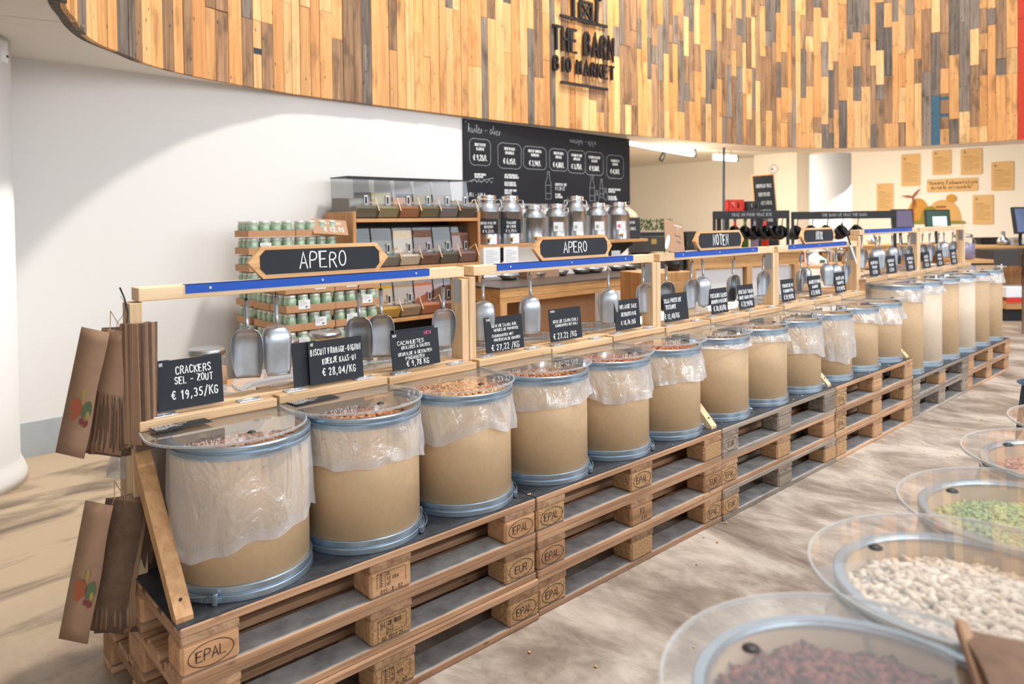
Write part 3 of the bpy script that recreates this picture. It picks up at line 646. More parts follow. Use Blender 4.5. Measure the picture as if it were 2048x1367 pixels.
def liner_mesh(h, drop, seed, flare=.012, wild=.4):
    """plastic bag turned down over the drum: hangs from under the top ring with folds and an uneven hem"""
    rg = random.Random(seed); r = .188; nA, nV = 140, 16; off = rg.uniform(0, 50)
    ph = [rg.uniform(0, 2*pi) for _ in range(5)]
    def hem(a): return drop*(1+wild*.28*sin(a+ph[0])+wild*.16*sin(2*a+ph[1])+wild*.10*sin(5*a+ph[2])+.02*sin(11*a+ph[3]))
    def rad(a, t):
        nn = noise.noise(Vector((cos(a)*2.2+off, sin(a)*2.2, t*.7)))*.9+.5*noise.noise(Vector((cos(a)*6+off, sin(a)*6, t*1.5)))
        fold = abs(sin(a*6+ph[4]+.8*sin(a*2+ph[1])))**3
        return r+.0025+t**1.2*(flare*(.55+.9*nn)+.010*fold*wild)+.006*max(0, nn)*t
    mb = MB(); vs = []; fs = []
    for i in range(nA):
        a = 2*pi*i/nA; H = hem(a)
        for j in range(nV+1):
            t = j/nV; rr = max(r+.001, rad(a, t))
            vs.append((rr*cos(a), rr*sin(a), h-.030-H*t))
    for i in range(nA):
        i2 = (i+1) % nA
        for j in range(nV): fs.append((i*(nV+1)+j, i*(nV+1)+j+1, i2*(nV+1)+j+1, i2*(nV+1)+j))
    mb.add(vs, fs, True)
    hb = MB(); vs = []; fs = []; wv = min(.03, drop*.25)
    for i in range(nA):
        a = 2*pi*i/nA; H = hem(a)
        for j in range(4):
            t = 1-(1-j/3)*wv/H; rr = max(r+.001, rad(a, t))+.0012
            vs.append((rr*cos(a), rr*sin(a), h-.030-H*t))
    for i in range(nA):
        i2 = (i+1) % nA
        for j in range(3): fs.append((i*4+j, i*4+j+1, i2*4+j+1, i2*4+j))
    hb.add(vs, fs, True)
    return mb.mesh('liner', 'liner'), hb.mesh('hem', 'liner_hem')
def drum(x, y, z, kind, label, drop=0, seed=1, pale=False, clamp=-70, flare=.012, wild=.5, group='cardboard drums in the front row'):
    h = .402 if kind == 's' else .634
    t = thing('cardboard_drum', (x, y, z), label, 'drum', group)
    put('body', DR[kind+'body'+('p' if pale else '')], t); put('bottom_ring', DR[kind+'low'], t); put('top_ring', DR[kind+'top'], t)
    if clamp is not None: put('clamp', DR[kind+'clamp'], t, rot=(0, 0, R(clamp)))
    if drop:
        a, b_ = liner_mesh(h, drop, seed, flare, wild); o = put('plastic_liner', a, t); put('liner_hem', b_, o)
    return t
# contents: grains or pieces heaped inside (nobody could count them)
ICO = None
def ico():
    g = (1+5**.5)/2; v = [(-1, g, 0), (1, g, 0), (-1, -g, 0), (1, -g, 0), (0, -1, g), (0, 1, g), (0, -1, -g), (0, 1, -g), (g, 0, -1), (g, 0, 1), (-g, 0, -1), (-g, 0, 1)]
    n_ = (1+g*g)**.5; v = [Vector(p)/n_ for p in v]
    f = [(0, 11, 5), (0, 5, 1), (0, 1, 7), (0, 7, 10), (0, 10, 11), (1, 5, 9), (5, 11, 4), (11, 10, 2), (10, 7, 6), (7, 1, 8), (3, 9, 4), (3, 4, 2), (3, 2, 6), (3, 6, 8), (3, 8, 9), (4, 9, 5), (2, 4, 11), (6, 2, 10), (8, 6, 7), (9, 8, 1)]
    return v, f
IV, IF = ico()
IF_ = IF
def heap(x, y, z, r, cols, size, asp, n, label, name, cat, seed, mound=.012, tilt=.0):
    rg = random.Random(seed); mb = MB(); mats = []
    for k, c in enumerate(cols):
        nm = 'food_%s_%d_%d' % (name, seed, k); plain(nm, c, .55, noisev=.1, nscale=50); mats.append(nm)
    mb.lathe([(0, mound-size*.5), (r*.6, mound*.6-size*.5), (r, -size*.6), (r, -.10), (0, -.10)], 32)
    for i in range(n):
        rr = r*math.sqrt((i+.5)/n)*.985; a = i*2.39996+rg.uniform(-.25, .25); px, py = rr*cos(a), rr*sin(a)
        pz = mound*(1-(rr/r)**2)+rg.uniform(-.35, .35)*size+tilt*py; s_ = size*rg.uniform(.8, 1.15)
        q = Matrix.Translation((px, py, pz)) @ Matrix.Rotation(rg.uniform(0, pi), 4, 'Z') @ Matrix.Rotation(rg.uniform(-.6, .6), 4, 'X') @ Matrix.Rotation(rg.uniform(-.6, .6), 4, 'Y') @ Matrix.Diagonal((s_*asp, s_*.62, s_*.5, 1))
        mb.cm = rg.randrange(len(cols)); mb.add(IV, IF, True, q)
    o = mb.build(name, mats, None, (x, y, z)); return tag(o, label, cat, kind='stuff')
# D shaped clear lid with its hinge rail
def lid_outline(hw=.197, back=.132, rf=.203):
    a0 = math.asin(min(1, .03/rf)); pts = [(hw, back), (-hw, back)]
    pts += [(-rf*cos(-a0+(pi+2*a0)*k/36), -rf*sin(-a0+(pi+2*a0)*k/36)) for k in range(37)]
    return pts
def make_lid_meshes(hw, back, rf):
    o = lid_outline(hw, back, rf); a = MB().prism(o, 0, .0045)
    e = MB(); n_ = len(o); c = Vector((0, .0))
    inn = [((Vector(p)-c)*(1-.0035/max(.05, (Vector(p)-c).length))+c) for p in o]
    for i in range(n_):
        j = (i+1) % n_; q = [o[i], o[j], inn[j], inn[i]]
        k = [(p[0], p[1], -.0006) for p in q]+[(p[0], p[1], .0052) for p in q]
        e.add(k, [(0, 1, 2, 3), (7, 6, 5, 4), (0, 4, 5, 1), (1, 5, 6, 2), (2, 6, 7, 3), (3, 7, 4, 0)])
    return a.mesh('lid_panel', 'acrylic'), e.mesh('lid_edge', 'acrylic_edge')
LP, LE = make_lid_meshes(.197, .132, .214)
LP2, LE2 = make_lid_meshes(.2, .15, .228)
RAIL = B(-.1965, .1965, .112, .158, .005, .031, c=.002).mesh('hinge_rail', 'rail_wood')
HM = MB()
HM.box(-.036, .036, -.012, .0135, 0, .0022, c=.0005).tube([(-.036, .0155, .003), (.036, .0155, .003)], .004, 8)
for k in (-.024, 0, .024): HM.lathe([(0, .0034), (.0035, .0032), (.004, .002)], 8, T(k, -.002, 0))
HING = HM.mesh('hinge', 'hinge_zinc')
KN = MB().lathe([(0, .004), (.006, .0045), (.011, .0015), (.0115, 0), (0, 0)], 14).mesh('finger_hole', 'screw')
def lid(x, y, z, label, rot=0, tilt=R(-2.2), panel=None, group='clear hinged bin lids', rail=True):
    t = thing('bin_lid', (x, y, z), label, 'lid', group, rot=(tilt, 0, rot) if not rot else (tilt, 0, rot))
    p1, e1 = panel or (LP, LE)
    put('clear_panel', p1, t); put('panel_edge', e1, t)
    k = put('finger_hole', KN, t, (.012, -.135, .0046))
    if rail:
        r_ = put('hinge_rail', RAIL, t); put('hinge', HING, r_, (-.125, .145, .0312)); put('hinge', HING, r_, (.125, .145, .0312))
    return t
SG = ['the first APERO sign', 'the second APERO sign', 'the NOTEN sign', 'the NOIX sign', 'the empty blue strip of the fifth stand', 'the last stand']
POS = ['left', 'middle', 'right']
WHAT = [('long low plastic liner', .24), ('plastic liner turned down a third', .12), ('plastic liner gathered over the front', .135), ('short plastic liner', .075), ('crumpled cloudy plastic liner', .10), ('flaring crumpled plastic liner', .095),
        ('only a thin frill of plastic', .02), ('thin frill of plastic', .035), ('plastic liner hanging halfway', .17), ('plastic liner hanging past the middle', .23), ('short crumpled plastic frill', .07), ('pointed short plastic frill', .085),
        ('plastic skirt', .10), ('white plastic frill', .07), ('no visible liner', .012), ('narrow pale rim of plastic', .03), ('thin plastic roll', .04), ('puffy white plastic roll', .07)]
DX = [.236, .622, 1.02, 1.425, 1.818, 2.205, 2.63, 3.025, 3.425, 3.84, 4.235, 4.63, 5.045, 5.44, 5.83, 6.245, 6.64, 7.03]
FOOD = [(['#a8745a', '#b58a68'], .011, 1.5, .05, 'crackers'), (['#b9774e', '#9c6a4a', '#c58f60'], .012, 1.5, .05, 'cheese and onion biscuits'), (['#e0a45c', '#d99249', '#edbd7c'], .008, 1.5, .018, 'roasted peanuts'),
        (['#c98d62', '#b5764e'], .008, 1.6, .03, 'cashew nuts with herbs'), (['#c4784e', '#d08a5c'], .008, 1.6, .022, 'cashew nuts with chilli'), (['#c07850', '#a85e40', '#d69a6a'], .008, 1.5, .02, 'salted nut mix')]
for i, x in enumerate(DX):
    s = i//3; tall = s >= 4; zt = .147+.144*(1 if tall else 2)+.0; zt = (.288 if tall else .432)+.003
    H = .634 if tall else .402; wh, dr = WHAT[i]; yy = .2
    lab = 'drum with %s, %s one under %s' % (wh, POS[i % 3], SG[s])
    if s == 5: lab = 'tall drum with %s, %s one of %s' % (wh, POS[i % 3], SG[s])
    if s == 4: lab = 'tall drum with %s, %s one on the fifth stand' % (wh, POS[i % 3])
    drum(x, yy, zt, 's' if not tall else 't', lab, dr, 40+i, pale=(i in (13, 15)), clamp=[-150, -30, -25, -35, -35, -20, -25, 120, -30, 120, -30, -25, 120, 120, 120, -30, 120, -30][i], flare=[.010, .016, .014, .018, .026, .03, .012, .014, .02, .02, .022, .035, .02, .022, .01, .012, .015, .03][i], wild=[.35, .4, .7, .6, .8, .8, .4, .5, .5, .5, .8, .9, .5, .8, .2, .3, .4, .6][i])
    f = FOOD[i] if i < 6 else (['#b98a66', '#a5745a', '#c99c74'] if i % 2 else ['#8f6a55', '#a98268'], .009, 1.5, .03, 'mixed nuts')
    nm = f[4].replace(' ', '_')
    lb = {0: 'pale brown crackers inside the left drum under the first APERO sign', 1: 'brown biscuits inside the middle drum under the first APERO sign', 2: 'golden peanuts filling the right drum under the first APERO sign'}.get(i, 'brown %s seen through the lid of the %s drum under %s' % (f[4], POS[i % 3], SG[s]))
    heap(x, yy, zt+H-.012-f[3], .176, f[0], f[1], f[2], 620 if i < 6 else 260, lb, nm, 'food', i+1)
    lx = X0[s]+.2+.4*(i % 3)
    lid(lx, yy, zt+H+.0105+(.0055 if i % 2 else 0), 'clear D shaped lid over the %s front drum under %s' % (POS[i % 3], SG[s]) if s < 4 else 'clear D shaped lid over the %s front drum of the %s' % (POS[i % 3], ST[s]))
    # the row behind the ridge
    by = .604
    lid(lx, by, zt+H+.0105+(.0055 if i % 2 else 0), 'clear lid behind the ridge, %s of the %s' % (POS[i % 3], ST[s]), rot=pi, tilt=R(2.2)*-1, group='clear lids of the back row')
    if s < 2:
        drum(lx+(.0 if i else .012), by, zt, 's', 'cardboard drum behind the ridge, %s of the %s' % (POS[i % 3], ST[s]), .10 if i else .16, 80+i, clamp=None, flare=.03 if i == 0 else .015, wild=.8, group='drums behind the ridge')
# printed ingredient labels lying under the first two lids' corners
for k, x in enumerate((.10, .50)):
    zt = .435+.402+.0152
    t = thing('ingredient_label', (x, .288, zt+.0042), 'black ingredient label with tiny white text on the %s lid at the left' % ('first' if k == 0 else 'second'), 'label', rot=(R(-2.2), 0, 0))
    B(-.075, .075, -.045, .022, 0, .0008).build('backing', 'slate', t)
    mb = MB()
    for q in range(5):
        write(mb, ['CRACKERS SEL', 'FARINE DE BLE, HUILE', 'ZOUT CRACKERS', 'TARWEMEEL, ZOUT', 'GLUTEN'][q], -.07, -.0, .0062, .0011, M=Matrix.Translation((0, .012-q*.011, .0008)) @ Matrix.Rotation(-pi/2, 4, 'X'), align='l', cw=.7, rs=q+1)
    mb.build('lettering', 'chalk', t)

# ------------------------------------------------------------------ ridge frames: posts, beam, blue strip, centre board
PERF = MB().box(-.0012, 0, -.02, .02, -.045, .045)
for a in range(4):
    for b_ in range(2): PERF.lathe([(0, 0), (.0026, 0)], 8, T(-.0014, -.010+.02*b_+(.004 if a % 2 else 0), -.034+.0225*a, 0, 0, -pi/2))
BL = [(.148, 1.015), (1.35-1.207, 2.22-1.207), (2.565-2.413, 3.395-2.413), (3.774-3.62, 4.614-3.62), (4.93-4.826, 5.866-4.826), None]
for s in range(6):
    zb = 0 if s < 4 else .078; z0 = (.435 if s < 4 else .291); x0 = X0[s]
    t = thing('ridge_frame', (x0, .4, z0), 'pale wooden post and beam frame over the %s' % ST[s], 'frame', 'wooden frames over the stands')
    zp = 1.197+zb-z0
    B(-.002, .031, -.036, .034, 0, zp, c=.0015).build('post', 'lath_z', t); B(1.169, 1.2015, -.036, .034, 0, zp-(.008 if s == 0 else 0), c=.0015).build('post', 'lath_z', t)
    B(.022, 1.182, -.036, .034, zp+.003, zp+.041, c=.0018).build('beam', 'lath_x', t)
    for xx in (.032, 1.168): MB().tube([(xx, 0, zp-.002), (xx, 0, zp+.004)], .008, 8).build('spacer', 'galv_dark', t)
    B(.033, 1.167, -.037, .037, .845+zb-z0+.012, .883+zb-z0, c=.0015).build('centre_board', 'rail_wood', t)
    o = PERF.build('perforated_plate', 'steel', t, (1.1688, -.006, zp-.05))
    if BL[s]:
        a, b_ = BL[s]; k = B(a, b_, -.040, -.0365, zp+.017, zp+.043).box(a, b_, -.040, -.012, zp+.0415, zp+.0435).build('blue_strip', 'blue_strip', t)
        mb = MB()
        for q in (.08, .5, .93): mb.lathe([(0, .0), (.004, 0), (.004, .001)], 8, T(a+(b_-a)*q, -.0412, zp+.03, 0, pi/2))
        mb.build('screw', 'chalk', k)
    for sx in ([.0] if s == 0 else [1.16] if s in (1, 2, 3) else []):
        a = Vector((sx+.02, -.046, .755-z0)); b_ = Vector((sx+.02, -.352, .0)); d = (b_-a); ln = d.length; q = d.to_track_quat('Z', 'Y').to_matrix().to_4x4()
        # a slanting brace, foot cut flat on the sheet
        mb = MB(); w2, th = .021, .024
        vs = []
        for xx in (-w2, w2):
            vs += [(a.x+xx, a.y+.0, a.z+.03), (a.x+xx, a.y+.0, a.z-.035), (b_.x+xx, b_.y+.012, 0), (b_.x+xx, b_.y-.02, 0), (b_.x+xx, b_.y-.02, .012)]
        mb.add(vs, [(0, 1, 2, 3, 4), (9, 8, 7, 6, 5), (0, 5, 6, 1), (1, 6, 7, 2), (2, 7, 8, 3), (3, 8, 9, 4), (4, 9, 5, 0)])
        br = mb.build('brace', 'lath_warm' if s == 0 else 'lath_z', t)
        MB().lathe([(0, .002), (.004, .0015), (.004, -.002)], 8, T(b_.x, b_.y+.008, .045, 0, R(62))).build('screw', 'screw', br)
# ------------------------------------------------------------------ scoops hanging from hooks
def scoop_meshes():
    def bowl(u, v):     # a flat bottomed trough, open towards -Y: heel at v = 0, mouth at v = 1
        L_ = .158; lim = 90 if v < .45 else 90-46*((v-.45)/.55)**1.3
        a = R((u*2-1)*lim); q = min(1, v/.34); rnd_ = math.sqrt(max(0, 1-(1-q)**2))
        wv = .0465*(.30+.70*rnd_)*(1-.06*max(0, v-.4)); dp = .040*(.16+.84*rnd_**1.3)*(1-.10*v)
        x = wv*math.copysign(abs(sin(a))**.72, a); y = dp*abs(cos(a))**.55
        return (x, y-.014, -v*L_)
    mb = MB(); mb.grid(bowl, 22, 14, True); 
    n_ = len(mb.v); vs = []
    # heel plate
    ring = [bowl(i/22, 0) for i in range(23)]; c = (0, -.012, -.002)
    mb.add(ring+[c], [(i, i+1, 23) for i in range(22)], True)
    return mb
sm = scoop_meshes(); bowlm = sm.mesh('bowl', 'aluminium')
# give the sheet metal a thickness and a rolled rim
def thick(me, th=.0016):
    ob = D.objects.new('tmp', me); COL.objects.link(ob); md = ob.modifiers.new('s', 'SOLIDIFY'); md.thickness = th; md.offset = 0
    dg = bpy.context.evaluated_depsgraph_get(); r_ = D.meshes.new_from_object(ob.evaluated_get(dg)); D.objects.remove(ob); return r_
bowlm = thick(bowlm)
hm = MB(); hm.tube([(0, .004, .002), (0, .001, .03), (0, .0, .06), (0, 0, .088)], [.0075, .0058, .0075, .0085], 10)
HB = hm.mesh('handle', 'aluminium')
hk = MB(); hk.tube([(0, 0, .016), (0, .0, .006), (0, -.006, .001), (0, -.009, -.006), (0, -.004, -.013), (0, .003, -.011)], .0016, 6); HK = hk.mesh('hook', 'screw')
eye = MB().tube([(.004*cos(k/8*2*pi), -.0085, .004*sin(k/8*2*pi)) for k in range(9)], .0014, 5).mesh('eye', 'screw')
def scoop(x, z, yaw, label, sc=1.0, y=.392, roll=0, lean=0):
    t = thing('metal_scoop', (x, y, z), label, 'scoop', 'scoops hanging from the beams', rot=(lean, roll, yaw)); t.scale = (sc,)*3
    put('bowl', bowlm, t, (0, 0, -.096)); h = put('handle', HB, t, (0, 0, -.094)); put('eye', eye, h, (0, 0, .086))
    put('hook', HK, t, (0, 0, .004)); return t
O, BK = -34, 146       # facing the camera / turned away, degrees
SCP = [(.338, 1.193, O+5, 1.02, 'open scoop, leftmost under the first APERO sign'), (.435, 1.19, BK+25, 1.0, 'scoop turned away, second from the left, showing its rounded back'),
       (.735, 1.188, O-5, 1.0, 'open scoop overlapping the biscuit price card'), (.824, 1.188, O-2, 1.0, 'open scoop just right of the biscuit price card'), (1.101, 1.18, O+8, .97, 'open scoop beside the perforated plate at the end of the first stand'),
       (1.299, 1.196, BK-5, 1.02, 'back of a scoop, leftmost under the second APERO sign'), (1.56, 1.194, BK+10, 1.0, 'back of a scoop behind the cashew with herbs card'), (2.07, 1.19, BK-8, 1.02, 'back of a scoop left of the salted mix card'),
       (2.338, 1.194, O+25, .98, 'open scoop right of the salted mix card'), (2.529, 1.19, O+10, .98, 'open scoop behind the soy protein card'), (2.754, 1.196, O+22, 1.05, 'open scoop on a large hook, second on the NOTEN beam'),
       (2.863, 1.196, BK+8, 1.0, 'shiny back of a scoop left of the pistachio card'), (3.174, 1.192, O+28, 1.02, 'open scoop between the two cards under the NOTEN sign'), (3.514, 1.192, O+20, .98, 'open scoop at the right end of the NOTEN beam'),
       (4.002, 1.19, O+35, 1.05, 'dull scoop left on the NOIX beam'), (4.09, 1.187, BK+50, 1.0, 'scoop touching its neighbour under the NOIX sign'), (4.38, 1.19, BK, .95, 'small scoop in the middle of the NOIX beam'),
       (4.52, 1.187, BK+15, 1.0, 'scoop above the dark bag on the NOIX beam'), (4.68, 1.187, O+30, 1.0, 'scoop at the right end of the NOIX beam'),
       (4.95, 1.27, O, .95, 'scoop behind the left post of the fifth stand'), (5.207, 1.268, BK, 1.0, 'back of a scoop right of the first card on the fifth stand'), (5.283, 1.268, BK+8, 1.0, 'back of the second scoop of the pair on the fifth stand'),
       (5.531, 1.268, BK, .95, 'pale back of a scoop left of centre on the fifth stand'), (5.70, 1.268, O+30, .95, 'scoop left of the third card on the fifth stand'), (5.875, 1.268, O+22, 1.0, 'open scoop near the right post of the fifth stand'),
       (6.20, 1.268, O+10, .95, 'open scoop leftmost on the last stand'), (6.37, 1.268, O+5, 1.0, 'large open scoop on the last stand'), (6.6, 1.268, O+40, .92, 'narrow scoop on the last stand'),
       (6.74, 1.268, BK, .9, 'white shining scoop back on the last stand'), (6.98, 1.268, O+10, .92, 'open scoop at the far right of the last stand')]
for x, z, yw, sc, lb in SCP: scoop(x, z-.004, R(yw), 'aluminium '+lb, sc)

# ------------------------------------------------------------------ octagonal sign boards
def hexsign(x, z, w, h, txt, label, th, hh, slope=0, cw=.62, rot=0):
    t = thing('category_sign', (x, .372, z), label, 'sign', 'category signs on the beams', rot=(R(-3), 0, rot))
    c = h*.45; o = [(-w/2, h*.5), (-w/2+c, 0), (w/2-c, 0), (w/2, h*.5), (w/2-c, h), (-w/2+c, h)]
    MB().prism(o, 0, .018, T(0, .009, 0) @ Matrix(((1, 0, 0, 0), (0, 0, -1, 0), (0, 1, 0, 0), (0, 0, 0, 1)))).build('wood_panel', 'sign_wood', t)
    m_ = .013; w2 = w-.075; k = .018; y0, y1 = m_, h-m_
    i_ = [(-w2/2, y0+k), (-w2/2+k, y0), (w2/2-k, y0), (w2/2, y0+k), (w2/2, y1-k), (w2/2-k, y1), (-w2/2+k, y1), (-w2/2, y1-k)]
    p = MB().prism(i_, 0, .0015, T(0, -.009, 0) @ FR).build('chalkboard', 'slate', t)
    mb = MB(); write(mb, txt, 0, h/2-hh/2, hh, th, y=-.0108, cw=cw, gap=.2, jit=.04, rs=5); mb.build('lettering', 'chalk', p)
hexsign(.588, 1.241, .505, .103, 'APERO', 'octagonal wooden sign reading APERO on the first beam, nearest the camera', .0042, .05)
hexsign(1.815, 1.241, .51, .103, 'APERO', 'octagonal wooden sign reading APERO on the second beam', .0045, .045)
hexsign(3.00, 1.241, .50, .105, 'NOTEN', 'octagonal wooden sign reading NOTEN on the third beam', .006, .055, cw=.48)
hexsign(4.20, 1.238, .50, .105, 'NOIX', 'octagonal wooden sign reading NOIX on the fourth beam', .006, .05, cw=.42)

# ------------------------------------------------------------------ price cards standing on the centre boards
def card(x0, x1, z0, h, lines, label, zb=0, yaw=0, back=None, y=.351, corner='BE', new=False, lean=-6):
    w = x1-x0
    t = thing('price_card', ((x0+x1)/2, y, z0), label, 'price card', 'chalk price cards on the stands', rot=(R(lean), 0, yaw))
    B(-w/2, w/2, 0, .003, 0, h).build('slate_panel', 'slate', t)
    mb = MB()
    for (tx, u, v, hh, th, cw) in lines: write(mb, tx, u*w, v*h, hh, th, cw=cw, jit=.06, rs=int(u*99+v*31)+len(tx), gap=.2, slope=.0)
    if corner: write(mb, corner, -w*.46, h*.9, .008, .0012, align='l', rs=3)
    if mb.v: mb.build('lettering', 'chalk', t)
    if new:
        k = MB(); write(k, 'NEW', w*.27, h*.86, .012, .0018, rs=4, cw=.9); k.build('pink_lettering', 'chalk_pink', t)
    return t
card(.062, .245, .886, .141, [('CRACKERS', .05, .70, .021, .0027, .50), ('SEL - ZOUT', .05, .51, .019, .0026, .52), ('€ 19,35/KG', .06, .20, .024, .003, .5)], 'black price card chalked CRACKERS SEL - ZOUT', y=.345)
card(.018, .10, .886, .141, [], 'blank black card half hidden behind the crackers card', y=.358, corner=None)
card(.525, .722, .886, .141, [('BISCUIT FROMAGE-OIGNON', .0, .68, .019, .0023, .33), ('KOEKJE KAAS-UI', .05, .45, .018, .0024, .4), ('€ 28,04/KG', .04, .18, .023, .0028, .48)], 'black price card chalked BISCUIT FROMAGE KOEKJE KAAS-UI', y=.345)
card(.475, .56, .886, .141, [], 'blank black card half hidden behind the biscuit card', y=.358, corner=None)
card(.836, 1.052, .888, .131, [('CACAHUETES', -.10, .66, .013, .0019, .9), ('GRILLEES & SALEES', .0, .54, .010, .0017, .75), ('GEGRILDE & GEZOUTEN', -.02, .37, .0105, .0017, .75), ('PINDANOTEN', -.03, .24, .011, .0017, .75), ('€ 9,78 KG', .02, .06, .019, .0024, .6)], 'black price card chalked CACAHUETES with pink NEW', corner='BUR', new=True, y=.345, yaw=R(3))
card(.85, 1.04, .888, .139, [], 'blank black card peeping out above the peanut card', y=.357, corner=None)
card(1.274, 1.478, .892, .139, [('NOIX DE CAJOU AUX', .0, .70, .011, .0018, .7), ('HERBES DE PROVENCE', .05, .58, .010, .0017, .7), ('CASHEWNOTEN MET', -.05, .42, .010, .0017, .7), ('PROVENCAALSE KRUIDEN', .06, .30, .010, .0017, .66), ('€ 27,22 /KG', -.0, .05, .022, .0026, .6)], 'black price card chalked NOIX DE CAJOU AUX HERBES DE PROVENCE', corner='TUREN', y=.345)
card(1.635, 1.835, .892, .139, [('NOIX DE CAJOU CHILI', .0, .56, .0125, .002, .66), ('CASHEWNOTEN MET CHILI', .02, .44, .010, .0017, .62), ('€ 27,22 /KG', -.05, .08, .023, .0026, .55)], 'black price card chalked NOIX DE CAJOU CHILI', corner='TUREN', y=.345)
card(2.07, 2.255, .892, .141, [('MELANGE SALE', .05, .70, .018, .0026, .5), ('GEZOUTEN MIX', .04, .45, .017, .0025, .46), ('€ 18,74 /KG', .0, .16, .02, .0026, .45)], 'black price card chalked MELANGE SALE GEZOUTEN MIX', corner='MIX', y=.345)
card(2.452, 2.66, .892, .141, [('SOJA PROTEINE', -.12, .68, .020, .003, .5), ('TEXTUREE', -.22, .46, .019, .003, .5), ('€ 12,48/KG', -.2, .12, .023, .003, .5)], 'black price card chalked SOJA PROTEINE TEXTUREE', corner=None, y=.345)
def small(x, lab, t1, t2, pr_, z=.892, h=.138, w=.168, y=.345):
    card(x-w/2, x+w/2, z, h, [(t1, .0, .64, .02, .0032, .42), (t2, .0, .42, .017, .003, .42), (pr_, .0, .12, .025, .0038, .42)], lab, corner=None, y=y)
small(2.96, 'small price card chalked PISTACHES SALEES under the NOTEN sign', 'PISTACHES SALEES', 'GEZOUTEN PISTACHES', '€ 30,05/KG')
small(3.245, 'small price card right of the pistachio card', 'NOIX SALE TAMARI', 'ZOUTE TAMARI NOTEN', '€ 27,99/KG')
small(3.745, 'small price card leftmost under the NOIX sign', 'PIGNONS DE PIN', 'PIJNBOOMPITTEN', '€ 59,90/KG')
small(4.11, 'small price card in the middle under the NOIX sign', 'AMANDES ENTIERES', 'AMANDELEN', '€ 21,90/KG')
small(4.49, 'small price card right of centre on the fourth stand', 'NOIX DE CAJOU', 'CASHEWNOTEN', '€ 19,90/KG')
for x, p_ in ((5.08, 'first'), (5.40, 'second'), (5.80, 'third')): small(x, 'small black price card, %s from the left on the fifth stand' % p_, 'NOIX DE PECAN', 'PECANNOTEN', '€ 27,90', z=.970, w=.19)
for x, p_ in ((6.17, 'first'), (6.5, 'second'), (6.87, 'third')): small(x, 'small black price card, %s from the left on the last stand' % p_, 'NOISETTES', 'HAZELNOTEN', '€ 22,50', z=.970, w=.17)
# kraft clipboard card and bottle whip on the beams
t = thing('kraft_notice', (2.56, .37, 1.242), 'brown kraft card with a white scoop drawing leaning on the third beam', 'notice', rot=(R(-8), R(9), R(6)))
B(-.08, .12, -.002, .001, 0, .165).build('card', 'kraft_card', t)
mb = MB(); ribbon(mb, [(.02, .145), (.10, .145)], .005, .0025, None, FR); ribbon(mb, [(.06, .14), (.06, .125)], .004, .0025, None, FR); mb.build('heading_print', 'paper', t)
MB().prism([(-.06+.02*cos(a/12*2*pi)+.018*sin(a/12*2*pi), .045+.04*sin(a/12*2*pi)) for a in range(12)], .0022, .0032, FR).build('scoop_drawing', 'paper', t)
mb = MB(); write(mb, 'Servez', .055, .085, .016, .0018, y=-.0026, rs=2); write(mb, 'vous', .06, .055, .016, .0018, y=-.0026, rs=3); mb.build('handwriting', 'print', t)
t = thing('dangling_tag', (4.60, .35, 1.275), 'narrow white tag on a black stick slanting off the fourth beam', 'tag')
MB().tube([(-.09, 0, .09), (0, 0, .01), (.045, -.004, -.06)], .006, 8).build('stick', 'black_plastic', t)
MB().prism([(.03, -.05), (.06, -.05), (.16, -.19), (.15, -.2)], 0, .002, FR).build('tag_card', 'paper', t)
# ------------------------------------------------------------------ paper bags hanging at the end of the first stand
def bag_sheet(mb_w, ln, th, bend, spread, n=10):
    """one folded paper bag: a limp flat strip hanging from its top edge"""
    mb = MB(); vs = []; fs = []
    for j in range(n+1):
        t_ = j/n; z = -ln*t_; dx = spread*t_**1.5; dy = bend*sin(t_*2.2)
        for (u, s_) in ((0, -1), (1, -1), (1, 1), (0, 1)):
            vs.append((dx*.0+u*mb_w*(1+.05*t_), s_*th/2+dy*u+.004*sin(9*t_+bend*900)*(u), z))
    for j in range(n):
        for q in range(4): fs.append((j*4+q, j*4+(q+1) % 4, (j+1)*4+(q+1) % 4, (j+1)*4+q))
    fs += [(3, 2, 1, 0), tuple(n*4+q for q in range(4))]
    mb.add(vs, fs, True); return mb
def fruit_print(parent, loc, rot=(0, 0, 0), s=1.0):
    def blob(cx, cz, rx, rz, an, nm, mt, y=-.0012):
        pts = [(cx+rx*cos(a)*cos(an)-rz*sin(a)*sin(an), cz+rx*cos(a)*sin(an)+rz*sin(a)*cos(an)) for a in [k/16*2*pi for k in range(16)]]
        return MB().prism([(a*s, b_*s) for a, b_ in pts], 0, .0004, T(0, y, 0) @ FR).build(nm, mt, parent, loc, rot)
    blob(.0, .0, .016, .026, .15, 'printed_tomato', 'tomato'); blob(.026, .0, .008, .022, -.1, 'printed_pepper', 'pepper', -.0017); blob(.036, .006, .007, .02, .2, 'printed_pepper', 'pepper', -.0019)
    blob(.014, .04, .0045, .018, 0, 'printed_corn', 'corn', -.0015); blob(.035, -.014, .005, .012, 0, 'printed_corn', 'corn', -.0022); blob(.022, -.034, .007, .009, .3, 'printed_radish', 'radish'); blob(.034, -.038, .006, .010, -.3, 'printed_radish', 'radish'); blob(-.004, -.026, .008, .009, .2, 'printed_tomato', 'tomato', -.0018)
